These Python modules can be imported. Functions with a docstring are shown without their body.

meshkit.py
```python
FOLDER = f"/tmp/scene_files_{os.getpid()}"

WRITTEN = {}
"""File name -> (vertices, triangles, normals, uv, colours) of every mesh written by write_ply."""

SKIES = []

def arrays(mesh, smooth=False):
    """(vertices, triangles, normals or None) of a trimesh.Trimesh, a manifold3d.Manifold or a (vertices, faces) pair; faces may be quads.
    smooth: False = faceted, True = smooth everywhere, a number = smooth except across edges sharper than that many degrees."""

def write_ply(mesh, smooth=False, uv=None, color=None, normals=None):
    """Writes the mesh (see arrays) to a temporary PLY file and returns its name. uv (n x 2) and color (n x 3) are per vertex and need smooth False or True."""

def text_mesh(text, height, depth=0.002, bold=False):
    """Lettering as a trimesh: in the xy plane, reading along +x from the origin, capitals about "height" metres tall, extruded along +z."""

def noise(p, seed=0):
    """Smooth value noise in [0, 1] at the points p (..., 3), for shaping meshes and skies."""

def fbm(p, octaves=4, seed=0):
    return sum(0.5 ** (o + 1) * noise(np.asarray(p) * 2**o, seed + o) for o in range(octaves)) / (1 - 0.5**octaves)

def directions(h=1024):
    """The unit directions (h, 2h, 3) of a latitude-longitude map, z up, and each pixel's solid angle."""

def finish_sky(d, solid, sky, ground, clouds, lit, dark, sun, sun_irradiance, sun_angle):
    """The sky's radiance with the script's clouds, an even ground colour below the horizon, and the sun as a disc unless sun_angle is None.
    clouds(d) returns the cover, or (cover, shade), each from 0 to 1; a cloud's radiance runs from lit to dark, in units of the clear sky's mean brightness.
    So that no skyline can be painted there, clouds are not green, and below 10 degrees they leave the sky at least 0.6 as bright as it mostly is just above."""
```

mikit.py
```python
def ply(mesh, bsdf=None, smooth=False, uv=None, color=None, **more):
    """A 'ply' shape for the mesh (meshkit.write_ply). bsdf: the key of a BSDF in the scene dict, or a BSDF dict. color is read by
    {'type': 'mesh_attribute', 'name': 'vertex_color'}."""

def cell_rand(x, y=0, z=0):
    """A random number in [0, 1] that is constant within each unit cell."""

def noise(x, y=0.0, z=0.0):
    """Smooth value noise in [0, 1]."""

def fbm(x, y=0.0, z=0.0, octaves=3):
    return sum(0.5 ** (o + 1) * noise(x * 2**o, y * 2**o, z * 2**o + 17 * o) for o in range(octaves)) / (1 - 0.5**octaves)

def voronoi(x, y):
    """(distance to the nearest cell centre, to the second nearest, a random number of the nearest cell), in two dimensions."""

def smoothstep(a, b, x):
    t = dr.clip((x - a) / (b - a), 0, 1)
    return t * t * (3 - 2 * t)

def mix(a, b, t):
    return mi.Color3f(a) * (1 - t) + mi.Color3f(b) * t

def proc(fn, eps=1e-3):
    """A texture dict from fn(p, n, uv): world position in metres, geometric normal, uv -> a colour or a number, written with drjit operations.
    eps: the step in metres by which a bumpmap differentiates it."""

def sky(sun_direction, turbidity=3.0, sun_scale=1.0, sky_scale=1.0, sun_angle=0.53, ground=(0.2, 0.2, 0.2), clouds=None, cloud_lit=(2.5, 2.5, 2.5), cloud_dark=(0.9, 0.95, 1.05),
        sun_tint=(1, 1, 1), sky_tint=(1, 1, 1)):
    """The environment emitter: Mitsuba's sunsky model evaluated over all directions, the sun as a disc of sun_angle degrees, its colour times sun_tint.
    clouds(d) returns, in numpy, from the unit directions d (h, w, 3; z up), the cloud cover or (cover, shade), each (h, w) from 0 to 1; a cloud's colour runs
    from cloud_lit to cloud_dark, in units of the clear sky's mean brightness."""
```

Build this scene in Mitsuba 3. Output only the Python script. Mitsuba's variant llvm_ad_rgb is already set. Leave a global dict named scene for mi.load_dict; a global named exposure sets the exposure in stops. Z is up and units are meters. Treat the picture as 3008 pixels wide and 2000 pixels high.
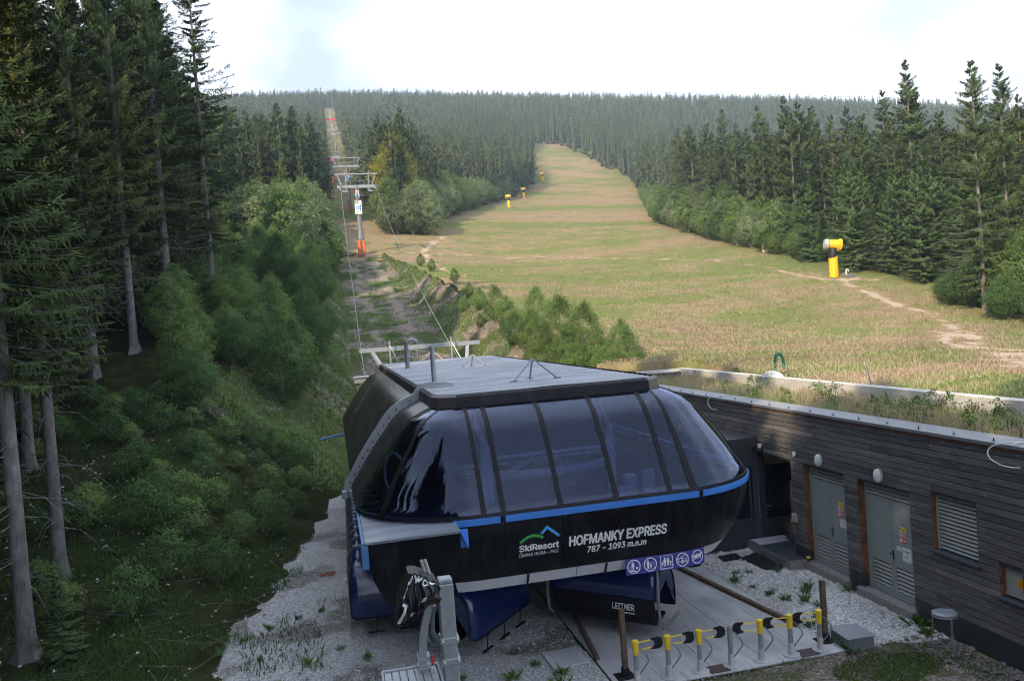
# Bottom station of a chairlift below a wooded ski slope.  World: x right, y along the lift line, z up, metres.
import math, random
import numpy as np
import drjit as dr
import mitsuba as mi
import trimesh
from scipy.interpolate import RBFInterpolator
import mikit, meshkit
from mikit import proc, noise, fbm, cell_rand, smoothstep, mix, voronoi

scene, labels = {}, {}
T = mi.ScalarTransform4f

# ------------------------------------------------------------------ camera, sky, exposure
RT, UP, FW = (0.9727, -0.2205, -0.0722), (0.0755, 0.0065, 1.0), (0.2206, 0.9752, -0.0229)
CAM = np.array([0.0, 0.0, 8.5])
scene['camera'] = {'type': 'perspective', 'fov': 2 * math.degrees(math.atan(1504 / 2334)), 'fov_axis': 'x',
                   'near_clip': 0.3, 'far_clip': 6000.0,
                   'to_world': T().look_at(origin=CAM.tolist(), target=(CAM + np.array(FW)).tolist(), up=list(UP))}
SUN = np.array([-0.56, -0.62, 0.51])


def clouds(d):
    q = d / (np.abs(d[..., 2:3]) + 0.25)
    n = meshkit.fbm(np.stack([q[..., 0] * 2.2 + 3, q[..., 1] * 2.2, q[..., 2]], -1), 6, 4)
    cover = np.clip((n - 0.34) / 0.22, 0, 1) * 0.55 + 0.45
    return cover, np.clip((0.56 - n) * 2.2, 0, 0.8)


scene['sky'] = mikit.sky(SUN.tolist(), turbidity=3.0, sun_tint=(0.87, 0.92, 1.0), clouds=clouds, cloud_lit=(3.6, 4.05, 4.95), cloud_dark=(2.55, 2.95, 3.7))
exposure = 2.32

# thin haze over the whole hillside
scene['haze_air'] = {'type': 'homogeneous', 'albedo': {'type': 'rgb', 'value': [0.95, 0.955, 0.96]}, 'sigma_t': {'type': 'rgb', 'value': [0.00016, 0.00020, 0.00027]}}
scene['haze'] = {'type': 'cube', 'to_world': T().translate([150, 1050, 200]).scale([1250, 1300, 260]), 'bsdf': {'type': 'null'}, 'interior': {'type': 'ref', 'id': 'haze_air'}}
scene['camera']['medium'] = {'type': 'ref', 'id': 'haze_air'}
labels['haze'] = {'label': 'thin bluish summer haze over the hillside', 'category': 'haze', 'kind': 'stuff'}

# ------------------------------------------------------------------ small mesh tools: a mesh is (vertices, triangles)


def tri(f):
    f = np.asarray(f, int)
    return np.vstack([f[:, [0, 1, 2]], f[:, [0, 2, 3]]]) if f.shape[1] == 4 else f


def cat(ms):
    ms = [m for m in ms if m is not None]
    at = np.cumsum([0] + [len(m[0]) for m in ms])
    return np.vstack([m[0] for m in ms]), np.vstack([tri(m[1]) + a for m, a in zip(ms, at)])


def tm(t):
    return np.array(t.vertices), np.array(t.faces)


def _boxtopo():
    s = np.array([[x, y, z] for x in (-1, 1) for y in (-1, 1) for z in (-1, 1)], float)
    v = np.repeat(s, 3, 0)
    ins = np.tile(np.array([[0, 1, 1], [1, 0, 1], [1, 1, 0]], float), (8, 1))
    h = trimesh.convex.convex_hull(v * (1 - 0.2 * ins))
    idx = [int(np.argmin(((v * (1 - 0.2 * ins)) - p).__pow__(2).sum(1))) for p in h.vertices]
    return v, ins, np.array(idx)[h.faces]


_BV, _BI, _BF = _boxtopo()


def box(x0, x1, y0, y1, z0, z1, b=0.004):
    c, e = np.array([x0 + x1, y0 + y1, z0 + z1]) / 2, np.abs(np.array([x1 - x0, y1 - y0, z1 - z0])) / 2
    b = min(b, 0.45 * e.min())
    return c + _BV * (e - b * _BI), _BF.copy()


def frame_of(t, up=(0, 0, 1)):
    t = np.asarray(t, float) / np.linalg.norm(t)
    a = np.cross(t, up)
    if np.linalg.norm(a) < 1e-3:
        a = np.cross(t, (1, 0, 0))
    a /= np.linalg.norm(a)
    return a, np.cross(a, t), t


def tube(path, r, n=8, cap=True):
    p = np.asarray(path, float)
    r = np.broadcast_to(np.asarray(r, float), (len(p),))
    t = np.gradient(p, axis=0)
    t /= np.linalg.norm(t, axis=1, keepdims=True) + 1e-12
    a, b, _ = frame_of(t[0])
    rings, ang = [], np.arange(n) * 2 * np.pi / n
    for i in range(len(p)):
        a = a - t[i] * (a @ t[i])
        a /= np.linalg.norm(a)
        b = np.cross(t[i], a)
        rings.append(p[i] + r[i] * (np.cos(ang)[:, None] * a + np.sin(ang)[:, None] * b))
    v = np.vstack(rings)
    k = np.arange(n)
    f = [np.stack([i * n + k, i * n + (k + 1) % n, (i + 1) * n + (k + 1) % n, (i + 1) * n + k], 1) for i in range(len(p) - 1)]
    f = tri(np.vstack(f))
    if cap:
        v = np.vstack([v, p[:1], p[-1:]])
        m = len(p) * n
        f = np.vstack([f, np.stack([(k + 1) % n, k, k * 0 + m], 1), np.stack([m - n + k, m - n + (k + 1) % n, k * 0 + m + 1], 1)])
    return v, f


def bar(p, q, w, h, up=(0, 0, 1), b=0.004):
    """A straight bevelled bar of section w x h from p to q."""
    p, q = np.asarray(p, float), np.asarray(q, float)
    L = np.linalg.norm(q - p)
    a, u, t = frame_of(q - p, up)
    v, f = box(-w / 2, w / 2, -h / 2, h / 2, 0, L, b)
    return p + v @ np.array([a, u, t]), f


def grid(P, closed=False):
    """Quads over an array of points (n, m, 3)."""
    n, m = P.shape[:2]
    i, j = np.meshgrid(np.arange(n - 1), np.arange(m if closed else m - 1), indexing='ij')
    i, j = i.ravel(), j.ravel()
    k = (j + 1) % m
    return P.reshape(-1, 3), tri(np.stack([i * m + j, i * m + k, (i + 1) * m + k, (i + 1) * m + j], 1))


def slab(P, t):
    """A grid of points thickened by the vector(s) t, closed at its edges."""
    n, m = P.shape[:2]
    a, b = grid(P), grid(P + t)
    k = n * m
    edge = [i * m for i in range(n)] + [(n - 1) * m + j for j in range(1, m)] + [i * m + m - 1 for i in range(n - 2, -1, -1)] + [j for j in range(m - 2, 0, -1)]
    e = np.array(edge)
    e2 = np.roll(e, -1)
    f = np.vstack([a[1], b[1][:, ::-1] + k, tri(np.stack([e, e2, e2 + k, e + k], 1)[:, ::-1])])
    return np.vstack([a[0], b[0]]), f


def extrude(poly, h, origin=(0, 0, 0), ax=(1, 0, 0), ay=(0, 0, 1)):
    """A shapely polygon in the plane of ax, ay pushed out by h along ax x ay."""
    gs = [g for g in getattr(poly, 'geoms', [poly]) if g.geom_type == 'Polygon' and g.area > 1e-9]
    v, f = cat([tm(trimesh.creation.extrude_polygon(g, h, engine='earcut')) for g in gs])
    ax, ay = np.asarray(ax, float), np.asarray(ay, float)
    return np.asarray(origin, float) + v[:, :1] * ax + v[:, 1:2] * ay + v[:, 2:] * np.cross(ax, ay), f


def move(m, d, rz=0.0, s=1.0):
    c, q = math.cos(rz), math.sin(rz)
    return (m[0] * s) @ np.array([[c, q, 0], [-q, c, 0], [0, 0, 1]]) + np.asarray(d, float), m[1]


def ball(c, r, sub=2):
    v, f = tm(trimesh.creation.icosphere(sub))
    return np.asarray(c) + v * np.asarray(r), f


def letters(text, height, origin, ax, ay, depth=0.004, bold=True, width=None):
    t = meshkit.text_mesh(text, height, depth, bold)
    v, f = tm(t)
    v = v - [v[:, 0].min(), 0, 0]
    if width:
        v = v * [width / v[:, 0].max(), 1, 1]
    ax, ay = np.asarray(ax, float), np.asarray(ay, float)
    n = np.cross(ax, ay)
    return np.asarray(origin, float) + v[:, :1] * ax + v[:, 1:2] * ay + v[:, 2:] * n, f


# ------------------------------------------------------------------ scene entries
_taken = {}


def numbered(name):
    k = _taken.get(name, 0)
    _taken[name] = k + 1
    return name if k == 0 else f'{name}_{k:03d}'


def thing(name, label, cat_, group=None):
    key = numbered(name)
    labels[key] = {'label': label, 'category': cat_}
    if group:
        labels[key]['group'] = group
    return key


def part(parent, name, mesh, bsdf, smooth=False, label=None, kind=None):
    key = numbered(parent + '__' + name)
    scene[key] = mikit.ply(mesh, bsdf, smooth=smooth)
    if label or kind:
        labels[key] = {k: v for k, v in (('label', label), ('kind', kind)) if v}
    return key


def single(name, label, cat_, mesh, bsdf, smooth=False, group=None):
    key = thing(name, label, cat_, group)
    scene[key] = mikit.ply(mesh, bsdf, smooth=smooth)
    return key


def struct(name, mesh, bsdf, smooth=False, label=None, **kw):
    key = numbered(name)
    scene[key] = mikit.ply(mesh, bsdf, smooth=smooth, **kw)
    labels[key] = {'kind': 'structure', **({'label': label} if label else {})}
    return key


def stuff(name, label, cat_, mesh, bsdf, smooth=False):
    key = numbered(name)
    scene[key] = mikit.ply(mesh, bsdf, smooth=smooth)
    labels[key] = {'label': label, 'category': cat_, 'kind': 'stuff'}
    return key


# ------------------------------------------------------------------ materials
def rgb(c):
    return {'type': 'rgb', 'value': [float(x) for x in c]}


def paint(name, c, rough=0.5, metal=0.0, spec=0.5, coat=0.0):
    scene[name] = {'type': 'twosided', 'bsdf': {'type': 'principled', 'base_color': rgb(c) if not isinstance(c, dict) else c, 'roughness': rough, 'metallic': metal, 'specular': spec, 'clearcoat': coat, 'clearcoat_gloss': 0.9}}


def soft(name, fn):
    scene[name] = {'type': 'twosided', 'bsdf': {'type': 'diffuse', 'reflectance': proc(fn)}}



paint('m_black_matt', (0.008, 0.009, 0.013), 0.5, spec=0.2)
paint('m_anthracite', (0.035, 0.035, 0.042), 0.5)
paint('m_seal', (0.008, 0.008, 0.011), 0.4, spec=0.2)
paint('m_blue_band', (0.055, 0.21, 0.62), 0.4)
paint('m_rail_blue', (0.05, 0.16, 0.33), 0.4)
paint('m_white_panel', (0.52, 0.52, 0.55), 0.5)
paint('m_white', (0.72, 0.72, 0.72), 0.5)
paint('m_lamp_white', (0.72, 0.72, 0.68), 0.35)
paint('m_green_logo', (0.05, 0.36, 0.06), 0.5)
paint('m_cyan_logo', (0.06, 0.36, 0.75), 0.5)
paint('m_sign_blue', (0.055, 0.05, 0.28), 0.45)
paint("m_hood_blue", (0.004, 0.014, 0.085), 0.12, coat=1.0)
paint('m_chair_black', (0.006, 0.006, 0.009), 0.35, spec=0.3)
paint('m_tube_grey', (0.20, 0.215, 0.23), 0.4, metal=0.3)
paint('m_yellow', (0.75, 0.52, 0.03), 0.5)
paint('m_pad_yellow', (0.90, 0.46, 0.008), 0.55)
paint('m_gun_yellow', (0.88, 0.48, 0.01), 0.4)
paint('m_orange', (0.70, 0.16, 0.025), 0.6)
paint('m_red', (0.60, 0.02, 0.02), 0.5)
paint('m_pink', (0.65, 0.05, 0.16), 0.5)
paint('m_sign_red', (0.62, 0.03, 0.04), 0.5)
paint('m_sign_yellow', (0.78, 0.62, 0.02), 0.5)
paint('m_sign_orange', (0.80, 0.36, 0.01), 0.5)
paint('m_sky_print', (0.28, 0.48, 0.72), 0.5)
paint('m_door_grey', (0.27, 0.295, 0.28), 0.45)
paint('m_louvre_grey', (0.34, 0.36, 0.33), 0.45)
paint('m_frame_dark', (0.05, 0.06, 0.075), 0.45)
paint('m_rubber', (0.008, 0.008, 0.009), 0.9)
paint('m_doormat', (0.42, 0.42, 0.44), 0.9)
paint('m_cover_black', (0.013, 0.013, 0.017), 0.42)
paint('m_rust', (0.16, 0.05, 0.02), 0.8)
paint('m_coping', (0.20, 0.205, 0.215), 0.5, metal=0.2)
paint('m_cable', (0.30, 0.31, 0.32), 0.5, metal=0.4)
paint('m_garland', (0.02, 0.15, 0.11), 0.5)
paint('m_cream', (0.55, 0.52, 0.36), 0.6)
paint('m_inner_grey', (0.62, 0.60, 0.64), 0.6)
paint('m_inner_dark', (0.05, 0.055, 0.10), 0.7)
scene['m_glass_dark'] = {'type': 'thindielectric', 'int_ior': 1.5, 'specular_transmittance': rgb((0.24, 0.29, 0.46)), 'specular_reflectance': rgb((0.58, 0.66, 0.90))}
scene['m_pane'] = {'type': 'twosided', 'bsdf': {'type': 'principled', 'base_color': rgb((0.01, 0.015, 0.02)), 'roughness': 0.08, 'specular': 0.6}}


def f_galv(p, n, uv):
    v, w, c = voronoi(p.x * 22 + p.y * 9, p.z * 22 + p.y * 17)
    return mix((0.25, 0.27, 0.29), (0.36, 0.385, 0.41), c * 0.5 + 0.5 * fbm(p.x * 3, p.y * 3, p.z * 3))


scene['m_galv'] = {'type': 'twosided', 'bsdf': {'type': 'principled', 'base_color': proc(f_galv), 'roughness': 0.42, 'metallic': 0.35}}


def f_fascia(p, n, uv):
    run = smoothstep(0.5, 0.8, fbm(p.x * 6, p.y * 6, p.z * 0.9))
    dust = smoothstep(0.45, 0.75, fbm(p.x * 1.3, p.y * 1.3, p.z * 1.3 + 3))
    return mix((0.005, 0.0055, 0.008), (0.022, 0.023, 0.026), run * 0.55 + dust * 0.35)


scene['m_black_panel'] = {'type': 'twosided', 'bsdf': {'type': 'principled', 'base_color': proc(f_fascia), 'roughness': 0.24, 'specular': 0.16}}


def f_roofmetal(p, n, uv):
    s = fbm(p.x * 0.7, p.y * 3.5, 2.0)
    return mix((0.13, 0.145, 0.17), (0.235, 0.255, 0.29), smoothstep(0.25, 0.8, s)) * (0.92 + 0.12 * noise(p.x * 30, p.y * 30))


scene['m_roofmetal'] = {'type': 'twosided', 'bsdf': {'type': 'principled', 'base_color': proc(f_roofmetal), 'roughness': 0.38, 'metallic': 0.25}}


def f_ribsheet(p, n, uv):
    return mix((0.022, 0.022, 0.021), (0.05, 0.047, 0.043), fbm(p.x * 4, p.y * 1.2, p.z * 4))


paint('m_ribsheet', proc(f_ribsheet), 0.16)


def wood(tone, warm, fresh=False):
    def f(p, n, uv):
        g = fbm(p.y * 2.2, p.z * 34, p.x * 34 + tone * 91)
        g2 = fbm(p.y * 0.9 + tone * 31, p.z * 5.5, tone * 17)
        kn = voronoi(p.y * 1.3 + tone * 7, p.z * 5.8 + tone * 3)[0]
        k = smoothstep(0.16, 0.05, kn)
        if fresh:
            c = mix((0.10, 0.038, 0.016), (0.26, 0.105, 0.04), g) * (0.45 + 0.9 * noise(p.y * 5, p.z * 5.8, p.x * 8))
        else:
            c = mix((0.066 + 0.010 * warm, 0.063 + 0.004 * warm, 0.064), (0.165 + 0.03 * warm, 0.155 + 0.014 * warm, 0.150), smoothstep(0.2, 0.9, 0.4 * g + 0.6 * g2)) * (0.46 + tone * 0.95)
            c = mix(c, mi.Color3f(0.22, 0.2, 0.185) * (0.7 + 0.5 * tone), k * 0.55)
        return c
    return f


WOODS = []
for _i, (_t, _w) in enumerate(((0.25, 0.0), (0.45, 0.2), (0.62, 0.0), (0.8, 0.5), (0.95, 0.25))):
    paint(f'm_wood_{_i}', proc(wood(_t, _w)), 0.75)
    WOODS.append(f'm_wood_{_i}')
paint('m_wood_fresh', proc(wood(0.5, 0, True)), 0.7)


def f_beam(p, n, uv):
    return mix((0.055, 0.035, 0.022), (0.17, 0.115, 0.075), fbm(p.x * 7, p.y * 7, p.z * 3))


paint('m_timber', proc(f_beam), 0.85)


def f_concrete(p, n, uv):
    a = fbm(p.x * 0.9, p.y * 0.9, p.z * 0.9, 4)
    b = noise(p.x * 60, p.y * 60, p.z * 60)
    st = fbm(p.x * 5.0, p.y * 0.5, 3.0)
    return mix((0.38, 0.38, 0.39), (0.57, 0.57, 0.57), smoothstep(0.25, 0.75, 0.6 * a + 0.4 * st)) * (0.86 + 0.25 * b)


soft('m_concrete', f_concrete)


def f_upstand(p, n, uv):
    a = fbm(p.x * 1.1, p.y * 1.1, p.z * 4, 4)
    return mix((0.42, 0.415, 0.40), (0.62, 0.61, 0.59), a) * (0.9 + 0.2 * noise(p.x * 25, p.y * 25, p.z * 6))


soft('m_upstand', f_upstand)


def f_treadplate(p, n, uv):
    u, v = (p.y + p.x) * 17.0, p.z * 17.0 + p.x * 17
    i = dr.floor(u) + dr.floor(v)
    fu, fv = u - dr.floor(u) - 0.5, v - dr.floor(v) - 0.5
    m = smoothstep(0.36, 0.25, dr.sqrt(fu * fu + fv * fv))
    return mix((0.17, 0.16, 0.15), (0.50, 0.48, 0.46), m)


paint('m_treadplate', proc(f_treadplate), 0.45, metal=0.2)


def f_bark(p, n, uv):
    a = fbm(p.x * 9, p.y * 9, p.z * 3.0, 4)
    li = smoothstep(0.55, 0.75, fbm(p.x * 5 + 9, p.y * 5, p.z * 2.2))
    c = mix((0.085, 0.078, 0.074), (0.27, 0.255, 0.245), a)
    return mix(c, (0.30, 0.31, 0.30), li * 0.5)


soft('m_bark', f_bark)


def f_bark_grey(p, n, uv):
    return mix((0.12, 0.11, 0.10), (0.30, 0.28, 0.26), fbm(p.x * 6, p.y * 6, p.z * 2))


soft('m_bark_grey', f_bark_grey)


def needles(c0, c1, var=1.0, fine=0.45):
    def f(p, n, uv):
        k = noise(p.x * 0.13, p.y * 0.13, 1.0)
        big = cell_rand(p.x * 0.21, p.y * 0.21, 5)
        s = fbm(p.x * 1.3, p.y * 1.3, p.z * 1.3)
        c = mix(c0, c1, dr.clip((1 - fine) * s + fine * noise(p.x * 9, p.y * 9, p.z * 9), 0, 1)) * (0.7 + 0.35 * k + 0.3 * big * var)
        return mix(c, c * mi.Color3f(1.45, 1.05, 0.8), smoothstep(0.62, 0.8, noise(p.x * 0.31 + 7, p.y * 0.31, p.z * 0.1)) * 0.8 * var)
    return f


def foliage(name, fn, trans=0.35, rough=0.6):
    scene[name] = {'type': 'principledthin', 'base_color': proc(fn), 'roughness': rough, 'diff_trans': trans * 2, 'spec_trans': 0.0, 'eta': 1.35}


soft('m_needles', needles((0.030, 0.056, 0.024), (0.118, 0.158, 0.062), 0.8))
soft('m_needles_young', needles((0.036, 0.074, 0.028), (0.135, 0.200, 0.075), 0.4))
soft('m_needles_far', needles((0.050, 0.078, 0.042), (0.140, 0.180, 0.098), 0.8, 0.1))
soft('m_needles_larch', needles((0.045, 0.070, 0.024), (0.11, 0.145, 0.05), 0.4))


def leaves(c0, c1):
    def f(p, n, uv):
        s = fbm(p.x * 0.8, p.y * 0.8, p.z * 0.8)
        return mix(c0, c1, dr.clip(0.6 * s + 0.5 * noise(p.x * 11, p.y * 11, p.z * 11), 0, 1)) * (0.75 + 0.5 * noise(p.x * 0.17, p.y * 0.17, 3.0))
    return f


foliage('m_leaves', leaves((0.060, 0.110, 0.032), (0.235, 0.330, 0.115)))
foliage('m_leaves_dark', leaves((0.038, 0.085, 0.030), (0.140, 0.225, 0.080)))
foliage('m_leaves_willow', leaves((0.105, 0.150, 0.075), (0.290, 0.350, 0.180)))
foliage('m_leaves_yellow', leaves((0.17, 0.18, 0.03), (0.36, 0.34, 0.06)))
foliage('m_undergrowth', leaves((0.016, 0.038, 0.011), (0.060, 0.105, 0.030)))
foliage('m_herb', leaves((0.035, 0.085, 0.012), (0.13, 0.22, 0.04)))
foliage('m_grass_dry', leaves((0.30, 0.27, 0.14), (0.46, 0.41, 0.25)))
foliage('m_grass_red', leaves((0.28, 0.20, 0.135), (0.44, 0.32, 0.225)))
foliage('m_grass_green', leaves((0.145, 0.19, 0.055), (0.26, 0.30, 0.11)))


def pebble(c0, c1):
    def f(p, n, uv):
        return mix(c0, c1, cell_rand(p.x * 21, p.y * 21, p.z * 15)) * (0.8 + 0.4 * noise(p.x * 0.8, p.y * 0.8, 0.0))
    return f


soft('m_pebble_white', pebble((0.36, 0.35, 0.34), (0.75, 0.74, 0.73)))
soft('m_pebble_grey', pebble((0.27, 0.265, 0.265), (0.66, 0.65, 0.645)))
soft('m_rock', pebble((0.09, 0.082, 0.075), (0.26, 0.24, 0.22)))

# ------------------------------------------------------------------ terrain
BASE = np.array([
    (16, 60, 7.6), (30, 55, 6.2), (20, 30, 4.9), (24, 18, 5.0), (26, 40, 5.3), (40, 40, 5.0), (60, 45, 5.0), (54.5, 78, 11.0), (60, 60, 7.3), (80, 70, 9.5),
    (57, 117, 18.0), (14, 95, 14.2), (12, 137, 21.9), (6, 137, 21.5), (30, 100, 14.0), (30, 137, 19.8), (66, 170, 28), (100, 120, 18.), (140, 200, 34),
    (6, 200, 38), (20, 160, 27), (58, 272, 48), (68, 307, 56), (100, 390, 77), (150, 540, 128), (6, 340, 72.5), (6, 450, 110.7), (6, 570, 145), (6, 740, 202), (6, 900, 259),
    (6, 1100, 312), (6, 1400, 322), (-9, 62, 11.0), (-8, 80, 13.5), (-14, 60, 11.3), (-11, 100, 18.0), (-10, 137, 25), (-30, 137, 26), (-22, 36, 2.8), (-45, 40, 4.5), (-40, 70, 13),
    (-9, 24, 0.2), (-14, 15, -.2), (-40, 15, 0.5), (-12, 34, 2.2), (-60, 100, 20), (-60, 200, 42), (-150, 340, 77), (-250, 740, 205), (-300, 1000, 283), (-300, 1300, 305),
    (-100, 1000, 281), (330, 560, 124), (297, 1016, 280), (407, 940, 257), (486, 870, 240), (536, 807, 222), (594, 742, 199), (659, 676, 176), (650, 1000, 225), (900, 900, 170), (500, 1300, 240), (200, 1300, 280), (800, 1500, 190),
    (300, 380, 72), (300, 250, 42), (250, 130, 20), (200, 60, 8), (100, 20, 4), (0, -40, -1), (-80, -40, -1), (80, -40, 2), (450, 300, 50), (600, 500, 110), (-400, 500, 120),
    (-400, 200, 45), (-300, 60, 14), (165, 1046, 291), (-600, 1800, 300), (200, 2200, 250), (1200, 1700, 150)], float)
_rbf = RBFInterpolator(BASE[:, :2] / 100., BASE[:, 2], kernel='linear')
FLOOR_Y, FLOOR_Z = np.array([-60, 44, 60, 100, 137, 170]), np.array([0, 0, 3.9, 12.9, 21.3, 40.])
LEFT_E = (np.array([-60, 12, 21, 25, 30, 36, 44, 60, 100, 137, 170]), np.array([-14, -9, -3.4, -3.6, -2.6, -1.4, -.6, 1.2, 1.6, 2.2, 2.2]))
RIGHT_E = (np.array([-60, 43, 44.5, 60, 100, 137, 170]), np.array([19.7, 19.7, 13., 11.2, 10.2, 9.6, 9.6]))


def terrain(x, y, masks=False):
    x, y = np.asarray(x, float), np.asarray(y, float)
    b = _rbf(np.stack([x.ravel() / 100., y.ravel() / 100.], 1)).reshape(x.shape)
    fl, le, re = np.interp(y, FLOOR_Y, FLOOR_Z), np.interp(y, *LEFT_E), np.interp(y, *RIGHT_E)
    dl, dr_ = np.maximum(le - x, 0), np.maximum(x - re, 0)
    d = np.where(dl > 0, dl * np.interp(y, [20, 40, 50], [.12, .75, .95]), dr_ * np.interp(y, [43, 46], [6, .8]))
    cut, w = fl + d, np.clip((y - 137) / 25, 0, 1)
    inside = (dl <= 0) & (dr_ <= 0) & (y < 137)
    c = np.where(b > cut, cut, b)
    c = np.where(inside, fl, c)
    c = np.where((b < cut) & (y < 44), np.maximum(b, np.minimum(cut, 0.0)), c)
    z = c * (1 - w) + b * w
    if masks:
        return z, (b > cut + 0.15) & ~inside & (y < 150) & (y > 36), inside
    return z


def rough_terrain(x, y):
    """The terrain with the small bumps of the banks and the meadow."""
    z, bank, inside = terrain(x, y, True)
    q = np.stack([np.asarray(x, float), np.asarray(y, float), 0 * np.asarray(x, float)], -1)
    amp = np.where(bank, 0.9, np.where(inside, np.clip((y - 46) / 14, 0, 1) * 0.25, np.clip((y - 20) / 30, 0, 1) * 0.35))
    amp = np.where((np.asarray(x) > 13) & (np.asarray(x) < 22) & (np.asarray(y) < 46), 0, amp)
    return z + amp * (meshkit.fbm(q * np.array([0.55, 0.55, 1]), 4, 3) - 0.5)


PATHS = [([(16, 137), (26, 139.6), (36.7, 132), (43.4, 117), (50., 108), (53.4, 103), (54.5, 92), (52.5, 81), (53.3, 74.5)], 0.7),
         ([(53.3, 74.5), (49.3, 61), (47.9, 55), (42, 46)], 0.8), ([(43, 48), (38, 41), (33, 33), (28, 26), (24, 18)], 2.6),
         ([(17, 137), (15.6, 122), (15.6, 108), (16.5, 98)], 1.0), ([(16, 137), (19.5, 150), (25, 163), (31, 172)], 1.0), ([(54.5, 76), (57, 75)], 1.6),
         ([(1, 141), (9, 137), (16, 137)], 0.5)]


def seg_dist(x, y, pts):
    d = np.full(np.shape(x), 1e9)
    for (ax, ay), (bx, by) in zip(pts[:-1], pts[1:]):
        t = np.clip(((x - ax) * (bx - ax) + (y - ay) * (by - ay)) / ((bx - ax) ** 2 + (by - ay) ** 2), 0, 1)
        d = np.minimum(d, np.hypot(x - ax - t * (bx - ax), y - ay - t * (by - ay)))
    return d


def dryness(x, y):
    """How much of the meadow is dry, reddish grass: long patches that lie across the slope."""
    q = np.stack([x * 0.022 + 3, y * 0.055, 0 * x], -1)
    n = meshkit.fbm(q, 4, 11) * 0.56 + 0.28 * meshkit.fbm(q * 5.5, 3, 5) + 0.16 * meshkit.fbm(q * 17, 3, 6)
    far = 0.13 * np.clip((y - 112) / 22, 0, 1) - 0.05 * np.clip((y - 175) / 40, 0, 1)
    return np.clip((n + far - 0.505) / 0.17, 0, 1)


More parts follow.
